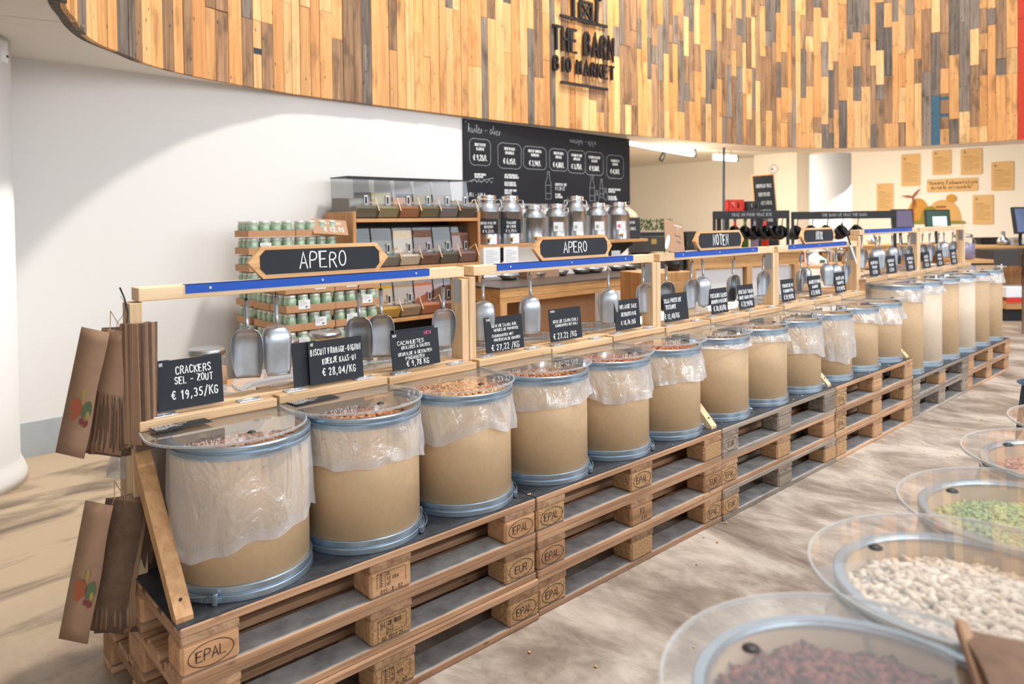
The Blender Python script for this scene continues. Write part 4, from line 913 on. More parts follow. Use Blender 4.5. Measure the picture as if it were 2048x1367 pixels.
def bundle(x, y, z, label, n, ln, seed, wd=.105, tilt=16, yaw0=-52, fan=1.0):
    t = thing('paper_bag_bundle', (x, y, z), label, 'paper bags', 'brown paper bag bundles at the end of the first stand')
    rg = random.Random(seed)
    for k in range(n):
        q = k/(n-1); yaw = R(yaw0+(82*q if k else -6)+rg.uniform(-2.5, 2.5))
        til = R((tilt*(1-q)**1.0-1.5*q)*fan+rg.uniform(-.6, .6))
        l_ = ln*(1-.04*q)+rg.uniform(-.008, .008)
        # everything hangs from the string; each bag swings out to the left of the one behind
        cx = Vector((_R.x, _R.y, 0)).normalized(); away = Vector((_f.x, _f.y, 0)).normalized()
        off = cx*(-.030+.058*q)+away*(.012*q if k else -.034)
        w_ = wd if k else wd*.72
        o = bag_sheet(w_, l_, .0022, rg.uniform(-.012, .012)*(1 if k else .3), 0).build('paper_bag', 'kraft' if k == 0 or rg.random() < .3 else 'kraft_edge', t)
        # local x of the sheet: turned from facing the aisle to edge on
        ux = (cx*cos(yaw-R(yaw0)+R(6 if k == 0 else 0))+away*sin(yaw-R(yaw0)+R(6 if k == 0 else 0))); 
        uz = (Vector((0, 0, 1))*cos(til)+cx*sin(til)).normalized(); uy = uz.cross(ux).normalized(); ux = uy.cross(uz).normalized()
        st = off-(ux*.034 if k == 0 else ux*w_*.0)
        o.matrix_local = Matrix(((ux.x, uy.x, uz.x, st.x), (ux.y, uy.y, uz.y, st.y), (ux.z, uy.z, uz.z, st.z), (0, 0, 0, 1)))
        if k == 0: fruit_print(o, (w_*.42, -.0016, -l_*.62), s=1.0)
    MB().tube([(.0, .01, .045), (-.005, -.005, .0), (-.02, -.02, -.02)], .0012, 5).tube([(.0, .01, .045), (.02, -.005, .0), (.018, -.016, -.02)], .0012, 5).build('string', 'kraft_card', t)
    return t
bundle(-.045, .372, 1.135, 'upper fan of brown paper bags with a printed vegetable picture', 24, .35, 3, tilt=13)
bundle(-.045, .372, .665, 'lower fan of brown paper bags hanging beside the pallets', 22, .38, 5, tilt=12)
t = thing('paper_bag_bundle', (.002, .352, 1.145), 'narrow stack of brown paper bags flat against the first post', 'paper bags', 'brown paper bag bundles at the end of the first stand')
for k in range(6):
    o = B(-.030, .028, -.0012, .0012, -.335-.004*k, 0, c=.0006).build('paper_bag', 'kraft' if k % 2 == 0 else 'kraft_edge', t, (.002*k, -.003-.0038*k*0, 0), (R(1+k*.3), 0, R(-58+14*k)))
    o.location = (-.012+.0085*k, -.012-.003*k, 0)
tw = MB().tube([(-.03, .0, .10), (-.02, -.004, .07), (-.012, -.004, .03), (-.014, 0, -.01)], .0022, 6)
tw.tube([(-.03+.012*sin(k*.8), -.006, .07-.012*k+.006*cos(k*.8)) for k in range(9)], .0007, 5).build('wire_hook', 'screw', t)

# ------------------------------------------------------------------ row on the right of the aisle: drums with clear lids seen from above
FX = [.262, .648, 1.02, 1.41, 1.80, 2.2]
FL = ['dark red kidney beans', 'white beans', 'green split peas', 'pink lentils', 'dark red rice', 'pale rice']
FC = [(['#6a2420', '#7c332b', '#551b1a'], .0115, 1.5, 1000), (['#dccbb6', '#cdb9a2', '#e6d8c6'], .0105, 1.45, 1300), (['#9db77e', '#b9c78a', '#8aa870'], .0058, 1.1, 2600), (['#c58f80', '#b7837a', '#cfa094'], .006, 1.1, 1500), (['#8f6a68', '#a57f78'], .007, 1.4, 700), (['#cbb7a4'], .007, 1.4, 300)]
ZR = .87
m_ = MATS['liner']
for i, x in enumerate(FX):
    zt = .435; drum(x, -1.505, zt, 's', 'cardboard drum across the aisle holding %s' % FL[i], .05, 140+i, clamp=None, flare=.012, group='drums across the aisle').scale = (1.0, 1.0, 1.068)
    c, sz, asp, n = FC[i]; heap(x, -1.505, zt+.43-.042, .171, c, sz, asp, n, '%s filling the drum across the aisle' % FL[i], FL[i].replace(' ', '_'), 'beans' if i < 2 else 'grain', 30+i, mound=.022)
    # inside lining of the sack
    l_ = MB().lathe([(.176, .43), (.172, .39), (.166, .34), (.17, .30)], 48).build('sack_lining', 'liner_hem', None, (x, -1.505, zt)); tag(l_, 'white plastic sack lining around the %s' % FL[i], 'lining', 'sack linings across the aisle')
    lid(x, -1.505, ZR+.004+(.0055 if i % 2 else 0), 'clear lid over the %s across the aisle' % FL[i], rot=pi, tilt=R(1.2), panel=(LP2, LE2), group='clear lids across the aisle')
for s in range(2):
    for l in range(3):
        pallet(1.17+s*1.207, -1.305, .144*l, '', 'wooden pallet under the drums across the aisle, %s, %s' % (['near', 'far'][s], lev[3][l]), group='pallets across the aisle', rot=pi)
    tag(B(-.03+s*1.207, 1.17+s*1.207, -2.1, -1.31, .432, .435).build('dark_sheet', 'black_sheet'), 'black sheet under the drums across the aisle, %s half' % ['near', 'far'][s], 'sheet', 'black sheets across the aisle')
t = thing('paper_bag', (.292, -1.702, .892), 'brown paper bag lying in the bottom right corner', 'bag', rot=(R(6), 0, R(25)))
mb = MB()
mb.grid(lambda u, v: (-.055+.17*u, -.10+.16*v, .030*sin(pi*u)**.6*(1-.4*v)+.012*sin(7*v+3*u)*sin(pi*u)), 14, 12, True)
mb.grid(lambda u, v: (-.055+.17*u, .06-.16*v, .0005), 4, 4, True); mb.build('bag_body', 'kraft_edge', t)
B(-.05, .11, .052, .062, .0, .014, c=.002).build('folded_mouth', 'kraft', t); t.scale = (1.75, 1.4, 1.15)
b_ = Z0 = None
t = thing('blue_cloth_shape', (3.12, -1.125, .001), 'unidentified dark blue cloth shape at the right edge, built as a bag', 'bag'); t.scale = (1.1, 1.1, 1.5)  # blue shape of unknown identity, given the form of a standing bag
MB().grid(lambda u, v: ((.17-.05*v**2)*cos(2*pi*u)*(1+.05*sin(9*u*2*pi)*v), (.13-.03*v**3)*sin(2*pi*u), .47*v), 40, 12, True).lathe([(0, .472), (.12, .468)], 20).build('cloth_body', 'dark_fabric', t)
MB().tube([(-.08, 0, .46), (-.06, 0, .56), (0, 0, .60), (.06, 0, .56), (.08, 0, .46)], .009, 8).build('strap', 'dark_fabric', t)

# ------------------------------------------------------------------ pile of jar trays
jm = MB().lathe([(0, 0), (.036, 0), (.0395, .006), (.0395, .078), (.034, .088), (.034, .09), (0, .09)], 14)
JB = jm.mesh('jar', 'jar_green'); JL = MB().lathe([(.035, .088), (.036, .091), (.036, .105), (.033, .107), (0, .107)], 14).mesh('jar_lid', 'jar_lid')
TR = MB()
TR.box(-.172, .172, -.122, .122, 0, .004).box(-.172, .172, -.122, -.118, .004, .046).box(-.172, .172, .118, .122, .004, .046).box(-.172, -.168, -.118, .118, .004, .046).box(.168, .172, -.118, .118, .004, .046)
TR = TR.mesh('tray', 'carton'); TF = MB().box(-.168, .168, -.118, .118, .112, .1165).mesh('tray_cover', 'carton')
def tray(x, y, z, label, lab=0, sides='fl', rot=0, cover=False):
    t = thing('jar_tray', (x, y, z), label, 'tray of jars', 'trays of green jars', rot=(0, 0, rot))
    put('tray', TR, t)
    for i in range(4):
        for j in range(3):
            if (j == 0 and 'f' in sides) or (i == 0 and 'l' in sides) or 'a' in sides:
                o = put('jar', JB, t, (-.126+.084*i, -.079+.079*j, .005)); put('jar_lid', JL, o)
    if lab: 
        k = B(-.04, .04, -.1232, -.1222, .02, .078).build('paper_label', 'paper', t, (-.05 if lab == 1 else .07, 0, 0)); mb = MB()
        for q, ww in enumerate((.03, .05, .05, .02)): ribbon(mb, [(-.032, .07-.009*q), (-.032+ww, .07-.009*q)], .0018, .1236, None, FR)
        B(.008, .022, -.1238, -.1232, .03, .038).build('barcode', 'black_plastic', k); mb.build('print', 'print', k)
rt = random.Random(3)
ORD = ['bottom', 'second', 'third', 'fourth', 'fifth', 'sixth', 'seventh', 'eighth', 'ninth', 'tenth', 'eleventh', 'twelfth']
def layer(x, y, n, nm, cols, lev_, hid=0):
    for k in range(n):
        z = .003+.120*k
        for c in range(cols):
            tray(x+.174+.35*c+rt.uniform(-.004, .004), y+.124+rt.uniform(-.004, .004), z, 'tray of green jars, %s layer from the floor, %s column of the %s pile' % (ORD[k], ['left', 'right'][c], nm), lab=rt.choice([0, 1, 1, 2]) if k > 2 else 0, sides='f'+('l' if c == 0 else ''))
layer(1.46, 2.53, 9, 'front', 2, 0)
for k in range(12):
    tray(1.634, 3.09+.124, .003+.120*k, 'tray of green jars, %s layer from the floor, left of the rear pile' % ORD[k], lab=1 if k in (10,) else 0, sides='fl')
    tray(1.634+.35, 3.09+.124, .003+.120*k, 'tray of green jars, %s layer from the floor, right of the rear pile' % ORD[k], lab=0, sides='f')
for k in range(9): tray(1.634, 2.53+.373, .003+.120*k, 'tray of green jars, %s layer, between the front and the rear pile' % ORD[k], sides='lf')
t = thing('price_notice', (2.08, 3.07, 1.33), 'brown handwritten notice lying against the top of the jar pile', 'notice', rot=(R(-28), R(4), R(-3)))
B(-.14, .14, -.002, .002, 0, .125).build('card', 'kraft_card', t)
mb = MB(); write(mb, 'CACAO 100 % BIO', 0, .085, .018, .003, y=-.0026, rs=4); write(mb, '€ 12,95', .03, .025, .036, .005, y=-.0026, rs=4); mb.build('lettering', 'paper', t)

# ------------------------------------------------------------------ shelf unit with rows of dispensers
SX, SY, SW, SD = 2.28, 3.10, 1.27, .44
t = thing('shelf_unit', (SX, SY, 0), 'honey coloured wooden shelf unit holding rows of clear dispensers', 'shelf')
for x in (0, SW-.03): B(x, x+.03, 0, SD, 0, 1.50, c=.002).build('side_panel', 'shelf_wood_z', t)
B(.03, SW-.03, SD-.012, SD-.002, .1, 1.46).build('back_panel', 'black_plastic', t)
SZ = [.25, .64, 1.055, 1.445]
for z in SZ: B(.03, SW-.03, .0, SD-.012, z-.028, z, c=.002).build('shelf', 'shelf_wood_x', t)
BODY = MB()   # side profile extruded across: tall hopper behind, low tray in front
def prof_prism(mb, pts, x0, x1): mb.prism(pts, 0, x1-x0, Matrix(((0, 0, 1, x0), (1, 0, 0, 0), (0, 1, 0, 0), (0, 0, 0, 1))))
W2 = .094
hp = [(.10, .10), (.14, .325), (.40, .33), (.40, 0), (.02, 0), (.0, .04), (-.02, .095), (.0, .115), (.09, .10)]
prof_prism(BODY, hp, -W2, W2); BODY = BODY.mesh('dispenser_body', 'bin_plastic')
TOPC = MB().box(-W2-.002, W2+.002, .13, .41, .328, .336).mesh('top_cover', 'black_plastic')
SPN = MB().tube([(.06, .06, .12), (.075, .0, .16), (.088, -.035, .06)], .0045, 6).mesh('spoon_handle', 'lath_z')
TAGM = MB().box(.035, .065, .1, .106, .11, .185).mesh('price_tab', 'white_plastic'); TAGI = MB().box(.041, .059, .097, .1, .12, .175).mesh('tab_print', 'black_plastic')
def filler(fill):
    mb = MB(); f = fill
    prof_prism(mb, [(.115, .02), (.125, .10+.2*f), (.39, .11+.2*f), (.39, .01), (.03, .01), (.012, .04), (-.008, .08), (.03, .095), (.10, .09)], -W2+.004, W2-.004); return mb
BINC = [[('#79725a', .3), ('#a39b6a', .55), ('#b8763f', .35), ('#857a55', .5), ('#8c8884', .5), ('#655742', .25)],
        [('#5c594f', .4), ('#948e7c', .55), ('#efe0c4', .95), ('#87614c', .95), ('#6d6450', .5), ('#a27260', .8)],
        [('#b8953c', .8), ('#e0ad2c', .8), ('#bda17a', .8), ('#d67f4c', .8), ('#ae7e66', .7), ('#97775a', .5)]]
CN = ['olive grey', 'yellow green', 'orange brown', 'khaki', 'slate grey', 'dark brown', 'dark', 'grey', 'cream', 'dark speckled', 'brown grey', 'reddish brown', 'mustard', 'bright yellow', 'beige', 'orange', 'rosy brown', 'brown']
RW = ['top', 'middle', 'lower']
for r_ in range(3):
    for k in range(6):
        c, f = BINC[r_][k]; nm = 'bin_food_%d_%d' % (r_, k); plain(nm, c, .7, noisev=.35 if (r_, k) == (1, 3) else .15, nscale=90)
        x = SX+.03+.101+.2016*k
        b = thing('dispenser', (x, SY+.005, [1.446, 1.056, .641][r_]), 'clear dispenser with %s contents on the %s shelf row' % (CN[r_*6+k], RW[r_]), 'dispenser', 'dispensers on the shelf unit')
        put('body', BODY, b); filler(f).build('contents', nm, b)
        if r_ == 0: put('top_cover', TOPC, b)
        put('spoon_handle', SPN, b); q = put('price_tab', TAGM, b); put('tab_print', TAGI, q)
for k in range(5):
    t = thing('glass_jar', (SX+.16+.22*k, SY+.15, .2505), 'glass jar on the lowest shelf, %s' % ['leftmost', 'second from the left', 'middle', 'fourth', 'rightmost'][k], 'jar', 'jars on the lowest shelf')
    MB().lathe([(0, 0), (.06, 0), (.065, .01), (.065, .15), (.05, .17)], 20).build('jar_body', 'glass', t); MB().lathe([(.055, .168), (.056, .19), (0, .192)], 20).build('lid', 'steel', t)
# jars on the floor stack behind the first stand (seen above the crackers card)
for k, (x, y) in enumerate([(.62, 1.55), (.98, 1.55), (1.25, 1.62)]):
    t = thing('preserving_jar', (x, y, .64), 'wide glass jar with a metal lid behind the first stand, %s' % ['left', 'middle', 'right'][k], 'jar', 'jars behind the first stand')
    MB().lathe([(0, 0), (.085, 0), (.09, .01), (.09, .16), (.075, .185)], 28).build('jar_body', 'glass', t); MB().lathe([(.078, .18), (.084, .19), (.084, .205), (.078, .21), (0, .206)], 28).build('lid', 'steel', t)
    MB().lathe([(0, .004), (.085, .008), (.085, .12), (0, .13)], 20).build('contents', 'kraft_card', t)
t = thing('low_table', (.45, 1.4, 0), 'low wooden table behind the first stand carrying jars', 'table')
B(0, 1.0, 0, .4, .61, .64, c=.002).build('table_top', 'table_wood', t)
for x in (.02, .93):
    for y in (.02, .33): B(x, x+.05, y, y+.05, 0, .61).build('leg', 'lath_z', t)

# ------------------------------------------------------------------ chalkboard on the back wall
M0 = (3.845, wally(3.845)-.014, 1.598)
cb = thing('menu_chalkboard', M0, 'large black chalkboard with oils and vinegars price list on the wall', 'chalkboard', rot=(0, 0, WA))
BW, BH = 2.79, .815
B(0, BW, -.006, .010, 0, BH, c=.001).build('board', 'slate_board', cb)
mb = MB(); Yb = -.0072
write(mb, 'huiles - olies', .06, .685, .075, .005, align='l', y=Yb, cw=.55, gap=.08, rs=2)
write(mb, 'vinaigre - azijn', 1.62, .69, .06, .005, align='l', y=Yb, cw=.6, gap=.08, rs=3)
mb.build('heading', 'chalk_soft', cb); mb = MB(); md = MB()
BUB = [(.22, .50, .30, .27, 'HUILE D OLIVE', 'OLIJFOLIE', '€ 9,25/L'), (.64, .485, .36, .27, 'HUILE DE RICIN', 'RICINUSOLIE', '€ 6,15/L'), (1.03, .485, .38, .25, 'HUILE DE TOURNESOL', 'ZONNEBLOEM', '€ 3,94/L'), (1.42, .485, .32, .25, 'HUILE DE COLZA', 'KOOLZAAD', '€ 4,80/L'), (1.74, .48, .33, .27, 'VINAIGRE DE CIDRE', 'APPELAZIJN', '€ 3,75/L'), (2.07, .475, .36, .28, 'VINAIGRE BALSAMIQUE', 'BALSAMICO', '€ 9,50/L'), (2.48, .455, .36, .29, 'VINAIGRE DE VIN', 'WIJNAZIJN', '€ 4,30/L')]
for (x, z, w, h, a, b_, c) in BUB:
    pts = []
    for k in range(49):
        an = 2*pi*k/48; rr = 1-.05*cos(4*an)**2*(1 if abs(cos(2*an)) > .7 else 0); pts.append((x+w/2*rr*math.copysign(abs(cos(an))**.5, cos(an)), z+h/2*rr*math.copysign(abs(sin(an))**.5, sin(an))))
    ribbon(md, pts, .005, -Yb, None, FR)
    write(mb, a, x, z+.06, .026, .0045, y=Yb, cw=.42, gap=.14, rs=int(x*9)); write(mb, b_, x, z+.018, .026, .0045, y=Yb, cw=.42, gap=.14, rs=int(x*9)); write(mb, c, x, z-.08, .05, .008, y=Yb, cw=.5, gap=.12, rs=int(x*9))
for (x, z, ls, hh) in [(.14, .27, ['DEMANDEZ CONSEIL', 'VRAAG ADVIES'], .018), (.56, .28, ['AVEC VOTRE BOUTEILLE', 'OU UNE AUTRE BOUTEILLE'], .018), (.56, .20, ['MET UW EIGEN FLES', 'OF EEN NIEUWE FLES'], .018), (.56, .12, ['REMPLISSEZ VOTRE', 'BOUTEILLE'], .02), (.56, .05, ['VUL UW FLES ZELF', 'EN WEEG ZE'], .018),
                      (.03, .06, ['0,75 L = 1,00 €'], .035), (1.36, .20, ['BOUTEILLE VIDE'], .026), (1.36, .15, ['€ 1,30 /2'], .036), (1.36, .09, ['EN VERRE', 'OU APPORTEE'], .02), (1.55, .02, ['LE BOUCHON', 'DE DOP'], .02), (2.34, .17, ['NOS HUILES ARTISANALES', 'SONT EN VRAC'], .021), (2.34, .08, ['DU PAYS BASQUE', 'UIT EIGEN STREEK'], .021)]:
    for q, l in enumerate(ls): write(mb, l, x, z-q*hh*1.35, hh, .0042, y=Yb, align='l', cw=.5, gap=.16, rs=int(x*50)+q)
for (x, z, s_) in ((1.24, .05, 1.0), (2.02, .04, 1.0), (2.2, .08, .72)):
    o = [(-.045, 0), (-.045, .17), (-.02, .23), (-.016, .3), (.016, .3), (.02, .23), (.045, .17), (.045, 0), (-.045, 0)]
    ribbon(md, [(x+a*s_, z+b2*s_) for a, b2 in o], .005, -Yb, None, FR); ribbon(md, [(x-.045*s_, z+.15*s_), (x+.045*s_, z+.15*s_)], .004, -Yb, None, FR); ribbon(md, [(x-.045*s_, z+.06*s_), (x+.045*s_, z+.06*s_)], .004, -Yb, None, FR)
for (x, z) in ((2.11, .02), (2.28, .05)):
    ribbon(md, [(x+.04*cos(a), z+.05+.05*sin(a)) for a in [k/12*2*pi for k in range(13)]], .005, -Yb, None, FR); ribbon(md, [(x-.015, z+.1), (x-.015, z+.14), (x+.015, z+.14), (x+.015, z+.1)], .005, -Yb, None, FR)
ribbon(md, [(.04, .20), (.12, .225), (.22, .205), (.30, .235), (.40, .25)], .005, -Yb, None, FR)
for k in range(9): ribbon(md, [(.08+.034*k, .215), (.10+.034*k, .235 if k % 2 else .20), (.115+.034*k, .216)], .005, -Yb, None, FR)
mb.build('lettering', 'chalk', cb); md.build('chalk_drawing', 'chalk_soft', cb)
mb = MB()
for x, z in ((.03, BH-.03), (BW-.03, BH-.03), (BW-.03, .03)): mb.lathe([(.008, 0), (.006, .004), (0, .005)], 8, T(x, -.006, z, 0, pi/2))
mb.build('screw', 'steel', cb)
# ------------------------------------------------------------------ oil tanks on their wall shelf
TY = 3.38
t = thing('wall_shelf', (3.50, TY-.16, 1.165), 'long reddish wooden wall shelf under the chalkboard', 'shelf', rot=(0, 0, 0))
B(0, 2.62, 0, .40, 0, .03, c=.002).build('shelf_board', 'shelf_wood_x', t)
for x in (.6, 1.55, 2.4): MB().prism([(0, 0), (0, -.25), (.022, -.25), (.35, -.02), (.35, 0)], 0, .02, T(x, .40, 0) @ Matrix(((0, 0, 1, 0), (-1, 0, 0, 0), (0, 1, 0, 0), (0, 0, 0, 1)))).build('bracket', 'black_metal', t)
def tank_m(h, r): return MB().lathe([(0, 0), (r, 0), (r+.003, .006), (r, .012), (r, h*.66), (r+.003, h*.67), (r, h*.68), (r*.97, h*.74), (r*.72, h*.82), (r*.66, h*.84), (r*.66, h*.90)], 32).mesh('tank_body', 'steel')
def cap_m(h, r): return MB().lathe([(r*.66, h*.88), (r*.74, h*.885), (r*.76, h*.9), (r*.74, h*.915), (r*.70, h*.92), (r*.72, h*.97), (r*.69, h), (0, h*1.005)], 32).mesh('tank_lid', 'polished')
def onY(px, py, y):
    d = rayw(px, py, 1)-CAMP; return CAMP+d*((y-CAMP.y)/d.y)
TK = [(onY(px, 440, 3.38).x, 3.38, h, r) for px, h, r in ((974, .46, .128), (1019, .46, .128), (1067, .37, .118), (1112, .385, .122), (1151, .47, .115), (1193, .40, .125), (1235, .41, .135))]
TL = ['leftmost steel oil tank with a black card hung on it', 'second steel oil tank from the left with a black card', 'third steel oil tank, low without a card', 'fourth steel oil tank from the left', 'tall steel oil tank in the middle right, lid over the chalkboard', 'steel oil tank second from the right', 'rightmost steel oil tank with a pink printed label']
for k, (x, y, h, r) in enumerate(TK):
    t = thing('oil_tank', (x, y, 1.1955), TL[k], 'tank', 'steel oil tanks on the wall shelf', rot=(0, 0, R(-35)))
    put('tank_body', tank_m(h, r), t); put('tank_lid', cap_m(h, r), t)
    for a in (R(20), R(200)): MB().tube([((r+.0)*cos(a), r*sin(a), h*.72), ((r+.03)*cos(a), (r+.03)*sin(a), h*.80), ((r+.02)*cos(a), (r+.02)*sin(a), h*.9), (r*.7*cos(a), r*.7*sin(a), h*.93)], .005, 6).build('carrying_handle', 'polished', t)
    v = MB().tube([(0, -r, .045), (0, -r-.05, .045), (0, -r-.06, .02)], .009, 8).build('tap', 'polished', t); B(-.022, .022, -r-.062, -r-.035, .052, .068, c=.004).build('tap_handle', 'yellow', v)
    if k < 2:
        q = B(-.09, .09, -r-.012, -r-.009, .10, .235).build('chalk_card', 'slate', t); mb = MB(); write(mb, ['HUILE D OLIVE', 'VINAIGRE'][k], 0, .19, .022, .004, cw=.4, y=-r-.0128, rs=k+1); write(mb, ['CUISSON', 'DE CIDRE'][k], 0, .155, .022, .004, cw=.4, y=-r-.0128, rs=k+3); write(mb, ['€ 9,25/L', '€ 3,75/L'][k], 0, .112, .025, .004, cw=.45, y=-r-.0128, rs=k+5); mb.build('lettering', 'chalk', q)
    elif k > 2:
        q = B(-.05, .05, -r-.006, -r-.003, .11, .20).build('paper_label', 'paper', t)
        B(-.04, -.005, -r-.0066, -r-.006, .13, .165).build('print', 'chalk_pink' if k == 6 else 'jar_green', q)
t = thing('black_canister', (6.02, 3.42, 1.1955), 'black square canister with chalk writing at the end of the wall shelf', 'canister', rot=(0, 0, R(-35)))
B(-.11, .11, -.1, .1, 0, .24, c=.006).build('body', 'black_plastic', t); mb = MB(); write(mb, 'LESSIVE', 0, .17, .025, .004, cw=.4, y=-.1008, rs=2); write(mb, '€ 4,50/L', 0, .10, .03, .005, cw=.4, y=-.1008, rs=2); mb.build('lettering', 'chalk', t)
t = thing('cloth_heap', (6.02, 3.42, 1.4365), 'pale crumpled net bag lying on the black canister', 'bag')
MB().grid(lambda u, v: (.11*cos(2*pi*u)*(1-v**2.2)*(1+.12*sin(7*2*pi*u)), .10*sin(2*pi*u)*(1-v**2.2), .10*v+.012*sin(11*u+5*v)*v), 28, 10, True).build('net', 'lath_z', t)
for k, (px, py, w, h) in enumerate([(984, 524, .17, .27), (1022, 522, .155, .27), (1232, 530, .12, .32)]):
    p = rayw(px, py, [6.55, 6.75, 8.0][k]); p.y = min(p.y, wally(p.x)-.06)
    t = thing('printed_sheet', (p.x, p.y, p.z-h/2), 'white printed notice sheet hanging under the wall shelf, %s' % ['leftmost', 'second', 'right one'][k], 'sheet', 'printed sheets under the wall shelf', rot=(0, 0, R(-12)))
    B(-w/2, w/2, 0, .001, 0, h).build('paper', 'paper', t); mb = MB()
    for q in range(12): ribbon(mb, [(-w*.36, h*.88-q*.017), (w*(.36 if q % 3 else .1), h*.88-q*.017)], .0025, .0006, None, FR)
    mb.build('print', 'print', t)
# ------------------------------------------------------------------ side table with steel bowls
t = thing('side_table', (3.27, 2.53, 0), 'long wooden side table with dark top and steel bowls', 'table')
B(-.01, 2.45, -.01, .62, .865, .88, c=.002).build('table_top', 'countertop', t)
B(.0, 2.44, .0, .03, .795, .8645).build('apron', 'table_wood', t); B(.0, 2.44, .002, .03, .75, .793).build('apron', 'table_wood', t); B(.0, .03, .031, .6, .75, .8645).build('apron', 'table_wood', t)
for x in (0, 2.36):
    for y in (.001, .53): B(x+.001, x+.075, y, y+.07, 0, .7495, c=.002).build('leg', 'lath_warm', t)
t = thing('carton_box', (3.78, 2.74, 0), 'large plain brown carton under the side table', 'carton'); B(0, .88, 0, .34, 0, .72, c=.003).build('carton_body', 'carton', t); B(.0, .88, .165, .175, .72, .7205).build('tape', 'kraft_card', t)
bw = MB(); bw.lathe([(0, 0), (.062, .0), (.088, .03), (.094, .045), (.099, .047), (.099, .044), (.09, .038), (.06, .005), (0, .005)], 32); BWM = bw.mesh('bowl', 'steel')
for k, (px, py) in enumerate([(990, 557), (1036, 552), (1093, 549), (1150, 546), (1180, 544), (1225, 540), (1250, 538)]):
    d = rayw(px, py, 1)-CAMP; s_ = (.881-CAMP.z)/d.z; p = CAMP+d*s_
    t = thing('steel_bowl', (p.x, min(p.y, 3.05), .8805), 'small steel bowl on the side table, %s' % ['nearest the shelf unit', 'second from the left', 'third, alone before the brown box', 'fourth from the left', 'wide one of the right pair', 'sixth', 'rightmost'][k], 'bowl', 'steel bowls on the side table'); put('bowl_body', BWM, t)
    MB().lathe([(0, .018), (.07, .018)], 20).build('contents', ['leaf', 'kraft_card', 'paper', 'kraft_edge', 'leaf', 'leaf', 'paper'][k], t)
t = thing('brown_box', (4.0, 2.98, .8805), 'flat brown box standing on the side table', 'carton'); B(0, .42, 0, .12, 0, .14, c=.002).build('box_body', 'kraft', t); B(0, .42, .055, .065, .14, .1404).build('tape', 'kraft_card', t)
# ------------------------------------------------------------------ the far part of the shop
def orient(p): return math.atan2(_R.y, _R.x)
YF = math.atan2(_R.y, _R.x)       # direction of furniture that stands square to the aisle's entrance
def face(px, py, w): p = rayw(px, py, w); return p
# black pan racks
def rack(px0, px1, w, label, n, what, ztop=1.50):
    a, b_ = rayw(px0, 435, w), rayw(px1, 435, w); L_ = (b_-a).length; ya = math.atan2((b_-a).y, (b_-a).x)
    t = thing('hanging_rack', (a.x, a.y, 0), label, 'rack', 'black hanging racks', rot=(0, 0, ya))
    z1 = (a.z+b_.z)/2
    B(0, L_, -.02, .02, z1-.015, z1+.085, c=.003).build('top_board', 'black_metal', t); mb = MB()
    write(mb, what, L_*.5, z1+.02, .035, .006, cw=.55, gap=.3, y=-.021, rs=3); mb.build('lettering', 'chalk_soft', t)
    for x in (.0, L_-.03): B(x, x+.03, -.015, .015, 0, z1-.015).build('post', 'black_metal', t)
    for z in (.82, .45): B(.0, L_, -.02, .35, z-.03, z, c=.003).build('rack_shelf', 'shelf_wood_x', t)
    for x in (.0, L_-.03): B(x, x+.03, .32, .35, 0, .85).build('rear_post', 'black_metal', t)
    return a, b_, L_, ya, z1
PAN = MB().lathe([(0, -.10), (.045, -.095), (.058, -.06), (.062, 0), (.059, 0), (.055, -.058), (.04, -.09), (0, -.093)], 20, Matrix.Rotation(R(60), 4, 'X')).mesh('pan_bowl', 'black_plastic')
HDL = MB().tube([(0, .0, .0), (0, .01, .07), (0, .0, .14), (.012, 0, .155)], .006, 6).mesh('pan_handle', 'black_plastic')
for (px0, px1, w, lab, n, what, k0) in ((1426, 1578, 9.0, 'black rack with hanging black ladles behind the NOTEN sign', 6, 'VRAC NU PUUR VRAC BIO', 0), (1583, 1792, 9.6, 'black rack with hanging black pans behind the NOIX sign', 5, 'THE BARN LE VRAC THE BARN', 6)):
    a, b_, L_, ya, z1 = rack(px0, px1, w, lab, n, what)
    for k in range(n):
        u = (.28+.13*k) if k0 == 0 else (.08+.20*k)
        p = a+(b_-a).normalized()*min(L_-.08, u)
        t = thing('black_ladle' if k0 == 0 else 'black_pan', (p.x, p.y, z1-.17), 'black %s hanging from the %s rack, %s from the left' % ('ladle' if k0 == 0 else 'pan', 'left' if k0 == 0 else 'right', ORD[k].replace('bottom', 'first')), 'ladle' if k0 == 0 else 'pan', 'ladles on the left rack' if k0 == 0 else 'pans on the right rack', rot=(0, 0, ya+R(20)))
        sc = 1.35 if k0 == 0 else 1.45
        o = put('bowl', PAN, t); o.scale = (sc,)*3; put('handle', HDL, t)
    for k in range(7 if k0 == 0 else 4):
        p = a+(b_-a).normalized()*(.12+.12*k*(1 if k0 == 0 else 1.6)); q = p+Vector((_f.x, _f.y, 0)).normalized()*.12
        t = thing('spice_jar', (q.x, q.y, .8205), 'glass jar with shiny lid on the %s rack shelf, %s from the left' % ('left' if k0 == 0 else 'right', ORD[k].replace('bottom', 'first')), 'jar', 'jars on the rack shelves')
        MB().lathe([(0, 0), (.045, 0), (.048, .01), (.048, .14), (.035, .16)], 16).build('jar_body', 'glass', t); MB().lathe([(.04, .158), (.041, .19), (0, .192)], 16).build('lid', 'polished', t); MB().lathe([(0, .003), (.044, .004), (.044, .11), (0, .11)], 12).build('contents', ['leaf', 'kraft_card', 'yellow', 'kraft_edge'][k % 4], t)
